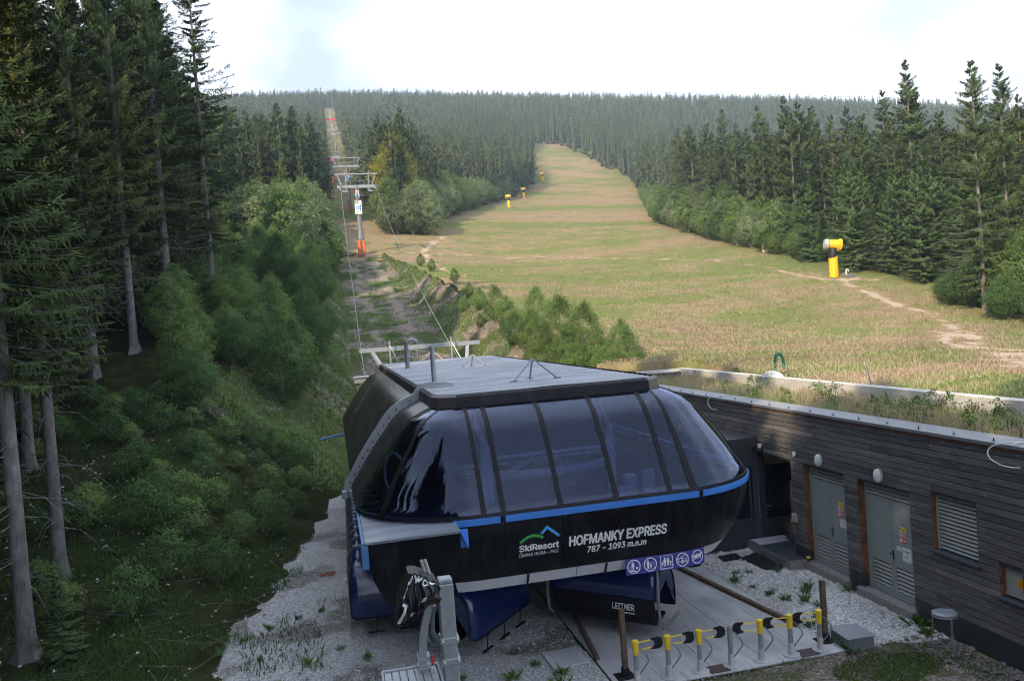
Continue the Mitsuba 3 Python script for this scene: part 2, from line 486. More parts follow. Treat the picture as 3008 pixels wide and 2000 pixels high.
def ground_masks(x, y):
    z, bank, inside = terrain(x, y, True)
    dirt = np.zeros(np.shape(x))
    for pts, w in PATHS:
        dirt = np.maximum(dirt, np.clip(1.35 - seg_dist(x, y, pts) / w, 0, 1))
    q = np.stack([x * 0.9, y * 0.5, 0 * x], -1)
    dirt = np.clip(dirt * 2.1 - (1 - meshkit.fbm(q * 1.3, 3, 8)) * 2.75, 0, 1)
    ax_ = 6.1 + (y - 137) * 0.0125
    corridor = (x > ax_ - 7.5) & (x < ax_ + 7) & (y >= 130)
    scree = np.where(bank, 0.95, np.where(inside & (y < 132) & (y > 43), 0.85, 0.0))
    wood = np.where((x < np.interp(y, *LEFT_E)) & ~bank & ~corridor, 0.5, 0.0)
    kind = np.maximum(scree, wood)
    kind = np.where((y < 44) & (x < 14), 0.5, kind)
    dry = np.where(kind > 0.2, 0.3, dryness(x, y))
    return dry * (1 - dirt) + 2 * dirt, kind


def axis_lines(parts):
    out = [parts[0][0]]
    for a, b, s0, s1 in parts:
        t, s = a, s0
        n = max(2, int(round(abs(b - a) / ((s0 + s1) / 2))))
        w = np.linspace(s0, s1, n)
        out += list(a + np.cumsum(w) / w.sum() * (b - a))
    return np.array(out)


def f_ground(p, n, uv):
    dirt, dry = dr.clip(uv.x - 1, 0, 1), dr.clip(uv.x, 0, 1)
    a = fbm(p.x * 1.1, p.y * 1.1, 0, 3)
    f = noise(p.x * 5.3, p.y * 2.1, p.z * 3)
    green = mix((0.104, 0.136, 0.042), (0.190, 0.210, 0.082), dr.clip(0.7 * a + 0.45 * f, 0, 1))
    red = mix((0.205, 0.148, 0.088), (0.345, 0.255, 0.170), dr.clip(0.6 * a + 0.5 * f, 0, 1))
    c = mix(green, red, dr.clip(dry * 0.9 + 0.7 * (fbm(p.x * 0.5, p.y * 1.1, 0) - 0.5), 0, 1))
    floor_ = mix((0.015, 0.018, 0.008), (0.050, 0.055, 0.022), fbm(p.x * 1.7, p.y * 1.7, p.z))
    v, w, k = voronoi(p.x * 4.5, p.y * 4.5 + p.z * 3)
    rock = mix((0.095, 0.080, 0.064), (0.29, 0.25, 0.205), k) * (0.55 + 0.6 * smoothstep(0.02, 0.25, w - v))
    moss = smoothstep(0.44, 0.58, dr.select((p.x < 2.2) & (p.y < 130), 0.08, -0.03) + fbm(p.x * 0.45, p.y * 0.45, p.z * 0.3 + 4))
    rock = mix(rock, (0.062, 0.088, 0.022), moss * 0.85)
    rut = dr.maximum(smoothstep(0.95, 0.35, dr.abs(p.x - 4.25 - 0.3 * noise(p.y * 0.2, 1.0))), smoothstep(0.95, 0.35, dr.abs(p.x - 7.5 - 0.3 * noise(p.y * 0.2, 5.0)))) * smoothstep(0.3, 0.6, fbm(p.x * 0.8, p.y * 0.35, 2.0))
    rock = mix(rock, mix((0.20, 0.165, 0.13), (0.36, 0.31, 0.25), noise(p.x * 9, p.y * 9, 0)), dr.select((p.y < 136) & (p.y > 46), rut * 0.8, 0.0))
    t = uv.y + 0.25 * (a - 0.5)
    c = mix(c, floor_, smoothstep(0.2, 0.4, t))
    c = mix(c, rock, smoothstep(0.62, 0.78, t))
    sand = mix((0.29, 0.235, 0.165), (0.52, 0.43, 0.325), noise(p.x * 7, p.y * 7, 0) * 0.6 + a * 0.4)
    return mix(c, sand, smoothstep(0.25, 0.6, dirt))


soft('m_ground', f_ground)
gx = axis_lines([(-900, -300, 60, 40), (-300, -60, 30, 6), (-60, -20, 4, 0.8), (-20, 24, 0.55, 0.55), (24, 70, 0.6, 1.1), (70, 200, 2, 8), (200, 1300, 12, 60)])
gy = axis_lines([(-120, 0, 20, 3), (0, 14, 2, 0.7), (14, 80, 0.5, 0.6), (80, 145, 0.6, 1.2), (145, 450, 1.6, 6), (450, 1100, 7, 18), (1100, 2300, 25, 80)])
GX, GY = np.meshgrid(gx, gy, indexing='ij')
GZ = rough_terrain(GX, GY)
U, V = ground_masks(GX, GY)
gm = grid(np.stack([GX, GY, GZ], -1))
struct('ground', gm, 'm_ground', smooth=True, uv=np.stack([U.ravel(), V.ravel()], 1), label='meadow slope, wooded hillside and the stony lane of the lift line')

# ------------------------------------------------------------------ forecourt
from shapely.geometry import Polygon, LineString, Point, MultiPolygon
from shapely import affinity, contains_xy, union_all


def ragged(pts, amp, seed, step=0.35):
    ring = LineString(list(pts) + [pts[0]])
    n = int(ring.length / step)
    q = np.array([ring.interpolate(i / n, normalized=True).coords[0] for i in range(n)])
    d = meshkit.fbm(np.stack([q[:, 0] * 0.9, q[:, 1] * 0.9, 0 * q[:, 0]], -1), 3, seed) - 0.5
    d2 = meshkit.fbm(np.stack([q[:, 0] * 0.9, q[:, 1] * 0.9, 0 * q[:, 0] + 5], -1), 3, seed) - 0.5
    return Polygon(np.stack([q[:, 0] + amp * 2 * d, q[:, 1] + amp * 2 * d2], 1)).buffer(0)


YARD = ragged([(-1.9, 40), (-2.3, 35), (-2.5, 29), (-2.7, 26), (-3.5, 25.0), (-4.5, 22.3), (-3.7, 19), (-2.8, 15), (-2, 8), (6, 8), (6, 44), (0, 44)], 0.6, 3)
BED = Polygon([(11.2, 17.2), (11.6, 16.75), (12.8, 16.9), (13.6, 16.5), (14.21, 16.6), (14.21, 25.26), (10.2, 25.26), (10.2, 30), (9.5, 30), (9.5, 17.5)])


def f_yard(p, n, uv):
    v, w, k = voronoi(p.x * 26, p.y * 26)
    c = mix((0.26, 0.255, 0.255), (0.62, 0.61, 0.605), k) * (0.6 + 0.5 * smoothstep(0.0, 0.25, w - v))
    wear = smoothstep(0.52, 0.68, fbm(p.x * 0.55, p.y * 0.55, 1.0, 4) + smoothstep(-1.5, -5.0, p.x) * 0.12)
    return mix(c, (0.06, 0.062, 0.03), wear * 0.7)


soft('m_yard', f_yard)


def flat(poly, z, h=0.02):
    return extrude(poly, h, (0, 0, z - h), (1, 0, 0), (0, 1, 0))


struct('gravel_yard', flat(YARD.difference(Polygon([(5.7, 17.3), (11.4, 17.3), (11.4, 40), (5.7, 40)])), 0.012), 'm_yard', label='grey crushed gravel yard around the station')


def f_bed(p, n, uv):
    v, w, k = voronoi(p.x * 19, p.y * 19)
    return mix((0.34, 0.33, 0.325), (0.68, 0.67, 0.665), k) * (0.5 + 0.55 * smoothstep(0.0, 0.3, w - v))


soft('m_bed', f_bed)
struct('gravel_bed', flat(BED.difference(Polygon([(5.7, 17.3), (11.36, 17.3), (11.36, 34), (5.7, 34)])), 0.010), 'm_bed', label='bed of coarse white gravel between the concrete pad and the timber wall')


def f_stony(p, n, uv):
    v, w, k = voronoi(p.x * 15, p.y * 15)
    c = mix((0.12, 0.095, 0.075), (0.34, 0.28, 0.235), k) * (0.6 + 0.5 * smoothstep(0.0, 0.3, w - v))
    return mix(c, (0.075, 0.085, 0.03), smoothstep(0.5, 0.62, fbm(p.x * 1.1, p.y * 1.1, 5.0, 3)) * 0.85)


soft('m_stony', f_stony)
struct('stony_ground', flat(ragged([(5.2, 16.75), (11.3, 16.75), (12.4, 17.1), (14.2, 16.9), (14.2, 6), (5.2, 6)], 0.12, 9).intersection(Polygon([(0, 0), (14.215, 0), (14.215, 18), (0, 18)])), 0.007), 'm_stony', label='brown stony ground with weeds in front of the gates')

# the loading pad: concrete slabs with open joints
pad = numbered('concrete_pad')
labels[pad] = {'kind': 'structure', 'label': 'smooth concrete loading pad under the front of the station'}
xs = [5.74, 6.84, 8.16, 9.5, 10.62, 11.35]
for i in range(5):
    for y0, y1 in ((17.28, 22.4), (22.4, 28.0), (28.0, 34.0)):
        part(pad, 'slab', box(xs[i] + 0.006, xs[i + 1] - 0.006, y0 + 0.006, y1 - 0.006, -0.12, 0.03, 0.006), 'm_concrete')
kerb = numbered('kerb')
labels[kerb] = {'kind': 'structure', 'label': 'row of kerb stones along the front of the pad'}
kx = np.linspace(4.9, 11.5, 9)
for a, b in zip(kx[:-1], kx[1:]):
    part(kerb, 'kerb_stone', box(a + 0.005, b - 0.005, 16.86, 17.27, -0.12, 0.045, 0.01), 'm_concrete')
paint('m_mat_brown', (0.085, 0.055, 0.06), 0.9)
for i, (a, b) in enumerate(((7.98, 8.48), (10.34, 10.84), (5.2, 5.9))):
    single('rubber_mat', ('reddish brown mat on the kerb between the third and fourth gate posts', 'reddish brown mat on the kerb beside the right end gate post', 'dark brown mat on the kerb in front of the left timber post')[i], 'mat', box(a, b, 16.87, 17.25, 0.049, 0.065, 0.004), 'm_mat_brown')
single('timber_beam', 'long weathered timber beam lying along the right side of the pad', 'beam', bar((10.5, 24.3, 0.085), (11.28, 18.55, 0.085), 0.13, 0.105, b=0.012), 'm_timber')
single('timber_beam', 'brown timber beam lying along the left side of the pad', 'beam', bar((6.3, 23.0, 0.085), (5.79, 18.6, 0.085), 0.11, 0.105, b=0.012), 'm_timber')
single('concrete_cover', 'flat grey concrete cover slab in the gravel left of the pad', 'slab', move(box(-0.47, 0.47, -0.5, 0.5, 0.0, 0.05, 0.02), (5.08, 19.05, 0.012), 0.03), 'm_stonecover' if 'm_stonecover' in scene else 'm_concrete')
single('drain_cover', 'small dark metal drain cover in the gravel left of the chairs', 'drain', box(-1.05, -0.5, 28.85, 29.3, 0.015, 0.035, 0.004), 'm_rust')
mat = Polygon([(12.18, 24.26), (12.25, 24.85), (12.97, 24.93), (12.93, 24.4), (12.78, 24.3)])
single('rubber_mat', 'small black rubber mat on the white gravel beside the annexe', 'mat', flat(mat, 0.035, 0.02), 'm_rubber')
mat = Polygon([(12.95, 24.42), (13.6, 24.7), (13.63, 23.0), (13.3, 22.75), (12.95, 23.0), (12.9, 23.8), (12.75, 24.1)])
single('rubber_mat', 'large black rubber mat on the white gravel in front of the entrance landing', 'mat', flat(mat, 0.038, 0.02), 'm_rubber')


def pebbles(poly, n, size, seed, z=0.0):
    r = np.random.default_rng(seed)
    x0, y0, x1, y1 = poly.bounds
    x, y = r.uniform(x0, x1, n * 4), r.uniform(y0, y1, n * 4)
    ok = contains_xy(poly, x, y)
    x, y = x[ok][:n], y[ok][:n]
    n = len(x)
    o = np.array([[1, 0, 0], [-1, 0, 0], [0, 1, 0], [0, -1, 0], [0, 0, 1], [0, 0, -1]], float)
    f = np.array([[0, 2, 4], [2, 1, 4], [1, 3, 4], [3, 0, 4], [2, 0, 5], [1, 2, 5], [3, 1, 5], [0, 3, 5]])
    s = size * r.lognormal(0, 0.35, n)
    v = o[None] * r.uniform(0.6, 1.15, (n, 6, 1)) * np.stack([s * r.uniform(.8, 1.4, n), s * r.uniform(.8, 1.3, n), s * r.uniform(.5, .8, n)], 1)[:, None]
    a = r.uniform(0, 6.28, n)
    t = r.normal(0, 0.35, n)
    v[..., 2] += v[..., 0] * t[:, None]
    c, q = np.cos(a)[:, None], np.sin(a)[:, None]
    v = np.stack([v[..., 0] * c - v[..., 1] * q, v[..., 0] * q + v[..., 1] * c, v[..., 2]], -1)
    v += np.stack([x, y, z + s * 0.3], 1)[:, None]
    return v.reshape(-1, 3), (f[None] + 6 * np.arange(n)[:, None, None]).reshape(-1, 3)


MATS = Polygon([(12.1, 24.2), (12.2, 24.95), (13.66, 24.95), (13.66, 22.7), (12.9, 22.8), (12.75, 24.1)])
BED_VIS = BED.difference(MATS).intersection(Polygon([(11.37, 16.6), (14.2, 16.6), (14.2, 25.2), (11.37, 25.2)])).difference(Polygon([(13.6, 22.3), (14.3, 22.3), (14.3, 25.3), (13.6, 25.3)]))
stuff('white_gravel', 'loose white gravel lying in front of the timber wall', 'gravel', pebbles(BED_VIS, 16000, 0.033, 5, 0.01), 'm_pebble_white')
stuff('grey_gravel', 'loose grey gravel covering the yard left of the pad', 'gravel', pebbles(YARD.intersection(Polygon([(-8, 15), (5.7, 15), (5.7, 40), (-8, 40)])), 42000, 0.020, 6, 0.01), 'm_pebble_grey')
stuff('brown_gravel', 'brown stones scattered over the bare ground by the wall', 'gravel', cat([pebbles(Polygon([(5.2, 13.2), (14.15, 13.2), (14.15, 16.8), (5.2, 16.8)]), 9000, 0.022, 7, 0.005), pebbles(Polygon([(13.3, 13.6), (14.2, 13.6), (14.2, 16.9), (13.0, 16.9)]), 500, 0.045, 17, 0.01)]), 'm_rock')

# ------------------------------------------------------------------ service building: timber wall, green roof, annexe
XW = 14.22
bld = thing('service_building', 'long low building clad in weathered grey boards with grass growing on its roof', 'building')
OPEN = [(23.2, 25.32, 0.0, 3.33), (20.45, 22.5, 0.0, 3.33), (17.75, 19.83, 0.0, 3.35), (15.55, 16.97, 2.04, 3.53), (14.35, 14.97, 1.53, 2.29)]
Y0, Y1, ZP, ZT = 9.0, 42.4, 0.62, 5.0
# backing shell behind the boards, in blocks around the openings
shell = []
ys = sorted({Y0, Y1} | {o[0] for o in OPEN} | {o[1] for o in OPEN})
for a, b in zip(ys[:-1], ys[1:]):
    holes = [o for o in OPEN if o[0] <= a + 1e-6 and o[1] >= b - 1e-6]
    z = 0.0
    for o in holes:
        if o[2] > z:
            shell.append(box(XW + 0.03, XW + 0.28, a, b, z, o[2], 0))
        z = o[3]
    shell.append(box(XW + 0.03, XW + 0.28, a, b, z, ZT, 0))
shell += [box(XW + 0.9, XW + 1.1, 13.5, 23.1, 0, 4.4, 0), box(XW + 0.3, XW + 5.3, Y1 - 0.2, Y1, 0, ZT, 0), box(XW + 0.3, XW + 5.3, Y0, Y0 + 0.2, 0, ZT, 0)]
part(bld, 'wall', cat(shell), 'm_anthracite')
wallk = bld + '__wall'
rng = np.random.default_rng(31)
pitch, z, row = 0.1725, ZP + 0.012, 0
jl = [16.95, 19.2, 21.9, 26.4, 30.9, 35.4, 39.9]
while z < ZT - 0.05:
    z1 = min(z + pitch - 0.02, ZT - 0.015)
    joints = [Y0] + sorted(set([float(j + rng.choice([0, 0, 0, 1.3, -1.1, 2.2])) for j in jl if rng.random() < 0.75])) + [Y1]
    for a, b in zip(joints[:-1], joints[1:]):
        cuts = [(a, b)]
        for o in OPEN:
            if o[2] - 0.001 < z1 - 0.03 and o[3] > z + 0.03:
                new = []
                for c, d in cuts:
                    if o[1] <= c or o[0] >= d:
                        new.append((c, d))
                    else:
                        new += [(c, o[0])] * (o[0] > c + 0.02) + [(o[1], d)] * (o[1] < d - 0.02)
                cuts = new
        mname = WOODS[int(rng.choice(5, p=[.22, .28, .25, .13, .12]))]
        for c, d in cuts:
            if d - c > 0.05:
                pr = rng.uniform(-0.003, 0.004)
                part(wallk, 'plank', box(XW - pr, XW + 0.03, c + 0.004, d - 0.004, z, z1, 0.008), mname)
    z += pitch
    row += 1
# plinth panels with open joints
for o0, o1 in ((9.0, 14.3), (14.3, 17.75), (19.83, 20.45), (22.5, 23.2)):
    n = max(1, int(round((o1 - o0) / 1.9)))
    e = np.linspace(o0, o1, n + 1)
    for a, b in zip(e[:-1], e[1:]):
        part(bld, 'plinth_panel', box(XW + 0.006, XW + 0.03, a + 0.003, b - 0.003, 0.02, ZP, 0.002), 'm_anthracite')


def reveal(y0, y1, z0, z1, deep=0.24, base=None):
    """Fresh reddish boards on the far jamb of an opening, dark lining elsewhere."""
    zz = z0
    if base:
        part(bld, 'jamb_base', box(XW + 0.02, XW + deep, y1 - 0.022, y1 - 0.002, z0, base, 0.002), 'm_anthracite')
        zz = base
    while zz < z1 - 0.02:
        e = min(zz + pitch - 0.008, z1)
        part(bld, 'jamb_board', box(XW + 0.002, XW + deep, y1 - 0.026, y1 - 0.003, zz, e, 0.004), 'm_wood_fresh')
        zz += pitch
    part(bld, 'reveal_lining', cat([box(XW + 0.02, XW + deep, y0 + 0.003, y0 + 0.02, z0, z1, 0.002), box(XW + 0.02, XW + deep, y0 + 0.02, y1 - 0.027, z1 - 0.022, z1 - 0.002, 0.002)]), 'm_anthracite')


def louvres(parent, y0, y1, z0, z1, x, n, name='slat', mat_='m_louvre_grey'):
    h = (z1 - z0) / n
    for i in range(n):
        zc = z0 + (i + 0.5) * h
        P = np.array([[[x + 0.045, y, zc + h * 0.22], [x + 0.0, y, zc - h * 0.12], [x - 0.004, y, zc - h * 0.36], [x + 0.012, y, zc - h * 0.40]] for y in (y0, y1)])
        part(parent, name, slab(P, np.array([0.004, 0, 0.003])), mat_)
    part(parent, 'louvre_back', box(x + 0.055, x + 0.07, y0, y1, z0, z1, 0), 'm_black_matt')


def door(y0, y1, z0, z1, seed):
    x = XW + 0.215
    d = numbered(bld + '__metal_door')
    part(d, 'frame', cat([box(x - 0.02, x + 0.05, y0 + 0.025, y0 + 0.085, z0, z1, 0.004), box(x - 0.02, x + 0.05, y1 - 0.085, y1 - 0.03, z0, z1, 0.004), box(x - 0.02, x + 0.05, y0 + 0.085, y1 - 0.085, z1 - 0.14, z1 - 0.03, 0.004),
                          box(x - 0.02, x + 0.05, y0 + 0.085, y1 - 0.085, z0, z0 + 0.06, 0.004)]), 'm_door_grey')
    louvres(d, y0 + 0.09, y1 - 0.09, z1 - 0.36, z1 - 0.15, x, 2, 'transom_slat')
    ym = (y0 + y1) / 2
    for a, b in ((y0 + 0.09, ym - 0.006), (ym + 0.006, y1 - 0.09)):
        zt, zl = z1 - 0.38, z0 + 0.86
        leaf = [box(x + 0.004, x + 0.045, a, b, zl, zt, 0.006), box(x + 0.004, x + 0.045, a, a + 0.1, z0 + 0.07, zl, 0.004), box(x + 0.004, x + 0.045, b - 0.1, b, z0 + 0.07, zl, 0.004), box(x + 0.004, x + 0.045, a + 0.1, b - 0.1, z0 + 0.07, z0 + 0.17, 0.004)]
        for q0, q1 in ((zl + 0.12, zl + (zt - zl) * 0.52), (zl + (zt - zl) * 0.55, zt - 0.1)):
            for s, e, u, w in ((a + .09, b - .09, q0, q0 + .012), (a + .09, b - .09, q1 - .012, q1), (a + .09, a + .102, q0, q1), (b - .102, b - .09, q0, q1)):
                leaf.append(box(x - 0.002, x + 0.006, s, e, u, w, 0.002))
        part(d, 'leaf', cat(leaf), 'm_door_grey')
        louvres(d, a + 0.1, b - 0.1, z0 + 0.18, zl - 0.01, x + 0.012, 6)
    part(d, 'handle', cat([box(x - 0.012, x + 0.004, ym - 0.06, ym - 0.02, z0 + 1.02, z0 + 1.28, 0.006), tube([(x - 0.04, ym - 0.04, z0 + 1.2), (x - 0.045, ym + 0.08, z0 + 1.2)], 0.011, 6), tube([(x, ym - 0.04, z0 + 1.2), (x - 0.045, ym - 0.04, z0 + 1.2)], 0.011, 6)]), 'm_seal')
    return d, x, ym


def plate(parent, name, y, z, w, h, mat_, x, t=0.003):
    """A flat plate on a wall that faces -x: y is its left edge seen from outside (the high y side)."""
    return part(parent, name, box(x - t, x, y - w, y, z - h, z, 0.001), mat_)


def warning_sign(parent, y, z, x):
    s = numbered(parent + '__warning_sign')
    scene[s] = mikit.ply(box(x - 0.003, x, y - 0.25, y, z - 0.42, z, 0.001), 'm_white')
    x2 = x - 0.0045
    for (u0, u1, v0, v1, m) in ((0.0, 0.075, 0.0, 0.10, 'm_sign_yellow'), (0.085, 0.25, 0.0, 0.135, 'm_sign_yellow'), (0.085, 0.25, 0.145, 0.315, 'm_sign_red'), (0.085, 0.25, 0.325, 0.42, 'm_sign_red')):
        scene[numbered(s.replace('__warning_sign', '__sign_field'))] = mikit.ply(box(x2, x2 + 0.0015, y - u1, y - u0, z - v1, z - v0, 0), m)
    x3 = x2 - 0.001
    rows = []
    for k, (v, c) in enumerate(((0.035, 0), (0.065, 0), (0.095, 0))):
        rows.append(box(x3, x3 + 0.001, y - 0.235 + 0.01 * k, y - 0.10, z - v - 0.011, z - v, 0))
    part(parent, 'sign_print', cat(rows + [extrude(Polygon([(0.038, -0.02), (0.012, -0.085), (0.064, -0.085)]), 0.001, (x3 + 0.001, y, z), (0, -1, 0), (0, 0, 1))]), 'm_black_matt')
    part(parent, 'sign_print', cat([box(x3, x3 + 0.001, y - 0.235, y - 0.10, z - v - 0.012, z - v, 0) for v in (0.17, 0.2, 0.23, 0.26, 0.345, 0.375)]), 'm_white')
    ring = []
    for v in (0.165, 0.29):
        ring.append(extrude(Point(0.04, -v).buffer(0.036).difference(Point(0.04, -v).buffer(0.026)).union(LineString([(0.02, -v + 0.02), (0.06, -v - 0.02)]).buffer(0.005)), 0.001, (x3 + 0.001, y, z), (0, -1, 0), (0, 0, 1)))
    part(parent, 'sign_print', cat(ring), 'm_sign_red')


reveal(20.45, 22.5, 0.28, 3.33, base=ZP)
reveal(17.75, 19.83, 0.28, 3.35, base=ZP)
reveal(15.55, 16.97, 2.08, 3.53)
reveal(14.35, 14.97, 1.57, 2.29)
d1, dx, ym = door(20.45, 22.5, 0.28, 3.31, 1)
warning_sign(d1, ym - 0.38, 2.42, dx + 0.002)
k = plate(d1, 'notice', ym - 0.42, 1.92, 0.30, 0.24, 'm_white', dx + 0.002)
part(d1, 'notice_print', cat([letters('TU 0942', 0.032, (dx - 0.002, ym - 0.45, 1.84), (0, -1, 0), (0, 0, 1), 0.001), letters('TR-SKS', 0.024, (dx - 0.002, ym - 0.45, 1.79), (0, -1, 0), (0, 0, 1), 0.001)]), 'm_black_matt')
plate(d1, 'notice_badge', ym - 0.62, 1.80, 0.05, 0.05, 'm_sign_red', dx - 0.001, 0.002)
d2, dx, ym = door(17.75, 19.83, 0.28, 3.33, 2)
warning_sign(d2, ym - 0.33, 2.30, dx + 0.002)
plate(d2, 'notice', ym - 0.40, 1.76, 0.33, 0.38, 'm_white', dx + 0.002)
plate(d2, 'notice', ym - 0.17, 1.74, 0.20, 0.11, 'm_white', dx + 0.002)
part(d2, 'notice_print', cat([letters('TU 0942', 0.062, (dx - 0.002, ym - 0.43, 1.62), (0, -1, 0), (0, 0, 1), 0.001, width=0.26), letters('ROZVODNA', 0.03, (dx - 0.002, ym - 0.46, 1.50), (0, -1, 0), (0, 0, 1), 0.001, width=0.18), letters('TR-SKS', 0.03, (dx - 0.002, ym - 0.19, 1.67), (0, -1, 0), (0, 0, 1), 0.001, width=0.15)]), 'm_black_matt')
for a, b in ((20.4, 22.62), (17.68, 19.95)):
    part(bld, 'doorstep', cat([box(XW - 0.14, XW + 0.2, a, b, 0.0, 0.27, 0.008)]), 'm_treadplate')
w = numbered(bld + '__louvre_window')
louvres(w, 15.6, 16.94, 2.13, 3.5, XW + 0.14, 14)
part(w, 'frame', cat([box(XW + 0.12, XW + 0.24, 15.56, 15.6, 2.1, 3.52, 0.003), box(XW + 0.12, XW + 0.24, 16.92, 16.95, 2.1, 3.52, 0.003), box(XW + 0.12, XW + 0.24, 15.6, 16.92, 3.46, 3.51, 0.003)]), 'm_louvre_grey')
part(w, 'sill', box(XW - 0.07, XW + 0.22, 15.48, 17.05, 2.03, 2.10, 0.004), 'm_frame_dark')
nb = numbered(bld + '__meter_box')
part(nb, 'lid', box(XW + 0.12, XW + 0.16, 14.38, 14.94, 1.60, 2.27, 0.008), 'm_louvre_grey')
part(nb, 'sill', box(XW - 0.06, XW + 0.2, 14.28, 15.06, 1.50, 1.56, 0.004), 'm_frame_dark')
part(nb, 'hazard_sign', box(XW + 0.115, XW + 0.12, 14.47, 14.62, 1.85, 2.06, 0.001), 'm_sign_orange')
part(nb, 'hazard_print', cat([extrude(Polygon([(0.075, -0.02), (0.02, -0.12), (0.13, -0.12)]).difference(Polygon([(0.075, -0.04), (0.037, -0.11), (0.113, -0.11)])), 0.001, (XW + 0.1145, 14.62, 2.06), (0, -1, 0), (0, 0, 1)), box(XW + 0.1135, XW + 0.1145, 14.5, 14.6, 1.9, 1.91, 0), box(XW + 0.1135, XW + 0.1145, 14.5, 14.6, 1.87, 1.88, 0)]), 'm_black_matt')
# roof: metal coping with clips, soil bed, concrete upstand
part(bld, 'coping', slab(np.array([[[XW - 0.07, y, 4.98], [XW - 0.07, y, 5.055], [XW + 0.2, y, 5.085], [XW + 0.52, y, 5.12], [XW + 0.52, y, 4.8]] for y in np.linspace(Y0, Y1, 12)]), np.array([0.012, 0, -0.012])), 'm_coping')
for i, y in enumerate(np.arange(10.3, 42, 1.17)):
    part(bld, 'roof_clip', cat([box(XW + 0.05, XW + 0.07, y - 0.010, y + 0.010, 5.06, 5.14, 0.004), box(XW + 0.02, XW + 0.11, y - 0.02, y + 0.02, 5.06, 5.078, 0.003)]), 'm_black_matt')
part(bld, 'eaves_board', box(XW - 0.02, XW + 0.03, Y0, Y1, 4.905, 4.975, 0.004), 'm_wood_fresh')
bedx, bedy = np.meshgrid(np.linspace(XW + 0.5, 19.3, 24), np.linspace(Y0 + 0.1, Y1 - 0.1, 110), indexing='ij')
bz = 4.80 - 0.42 * (bedx - XW - 0.5) / 4.6 + 0.10 * (meshkit.fbm(np.stack([bedx * 1.3, bedy * 1.3, 0 * bedx], -1), 4, 2) - 0.3)


def f_roofsoil(p, n, uv):
    return mix(mix((0.05, 0.04, 0.03), (0.13, 0.11, 0.08), fbm(p.x * 6, p.y * 6, 0)), (0.10, 0.10, 0.035), smoothstep(0.4, 0.6, fbm(p.x * 1.3, p.y * 1.3, 2)))


soft('m_roofsoil', f_roofsoil)
part(bld, 'roof_bed', grid(np.stack([bedx, bedy, bz], -1)), 'm_roofsoil', smooth=True)
for a, b in zip(np.linspace(Y0, Y1 + 0.2, 8)[:-1], np.linspace(Y0, Y1 + 0.2, 8)[1:]):
    part(bld, 'upstand', box(19.3, 19.72, a + 0.004, b - 0.004, 4.3, 5.17, 0.015), 'm_upstand')
part(bld, 'upstand', box(12.9, 19.3, Y1 - 0.02, Y1 + 0.3, 4.2, 5.15, 0.015), 'm_upstand')
# annexe with the entrance
ann = thing('entrance_annexe', 'dark anthracite box annexe with a glazed front and door beside the timber wall', 'annexe')
part(ann, 'upper_box', slab(np.array([[[10.7, y, z_] for y in (25.22, 30.0)] for z_ in (2.84, 3.9)]), np.array([3.49, 0, 0])) if False else box(10.7, XW - 0.006, 25.22, 30.0, 2.84, 3.88, 0.01), 'm_anthracite')
part(ann, 'lower_wall', cat([box(10.9, XW + 1.95, 25.36, 25.5, 0, 0.96, 0.005), box(10.9, 11.1, 25.5, 30, 0, 2.84, 0.005)]), 'm_anthracite')
part(ann, 'recess_wall', cat([box(XW + 0.27, XW + 2.1, 23.05, 23.18, 0.3, 3.4, 0), box(XW + 1.75, XW + 1.9, 23.2, 25.36, 0.3, 3.4, 0), box(XW + 0.29, XW + 1.75, 23.2, 25.4, 3.34, 3.44, 0)]), 'm_black_matt')
gl = numbered(ann + '__window')
part(gl, 'pane', box(11.1, XW - 0.28, 25.38, 25.4, 0.98, 2.83, 0), 'm_pane')
part(gl, 'frame', cat([box(x_, x_ + 0.07, 25.34, 25.379, 0.97, 2.838, 0.004) for x_ in (11.1, 12.5, 13.88)] + [box(11.17, 13.88, 25.345, 25.379, 0.97, 1.03, 0.004)]), 'm_frame_dark')
part(gl, 'sticker', cat([extrude(Point(0, 0).buffer(0.06), 0.003, (13.27 + 0.14 * k, 25.378, 1.42 + 0.02 * k), (1, 0, 0), (0, 0, 1)) for k in (0,)]), 'm_white')
part(gl, 'sticker', extrude(Point(0, 0).buffer(0.06), 0.003, (13.42, 25.378, 1.44), (1, 0, 0), (0, 0, 1)), 'm_white')
dk = numbered(ann + '__door')
part(dk, 'leaf', box(XW + 0.32, XW + 1.25, 25.37, 25.41, 0.33, 2.82, 0.006), 'm_black_matt')
part(dk, 'glazing', box(XW + 0.42, XW + 0.58, 25.362, 25.37, 0.6, 2.7, 0.002), 'm_pane')
part(dk, 'handle', cat([tube([(XW + 0.28, 25.36, 1.4), (XW + 0.28, 25.28, 1.4), (XW + 0.42, 25.28, 1.4)], 0.012, 6), box(XW + 0.255, XW + 0.30, 25.34, 25.36, 1.2, 1.5, 0.004)]), 'm_galv')
part(dk, 'frame', cat([box(XW - 0.2, XW + 0.3, 25.35, 25.375, 0.3, 2.83, 0.004), box(XW + 1.27, XW + 1.75, 25.35, 25.375, 0.3, 2.83, 0.004)]), 'm_frame_dark')
ld = thing('entrance_landing', 'low grey landing with a chequer plate edge in front of the entrance', 'landing')
part(ld, 'top', box(13.66, XW + 1.75, 22.64, 25.32, 0.24, 0.30, 0.004), 'm_frame_dark')
part(ld, 'edge', cat([box(13.63, 13.656, 22.63, 25.33, 0.0, 0.30, 0.003), box(13.63, XW + 0.0, 22.60, 22.628, 0.0, 0.298, 0.003)]), 'm_treadplate')
single('doormat', 'pale grey doormat lying on the entrance landing', 'doormat', flat(Polygon([(13.72, 24.55), (13.72, 25.25), (15.0, 25.25), (15.0, 24.95), (14.85, 24.9), (14.85, 24.6)]), 0.318, 0.014), 'm_doormat')
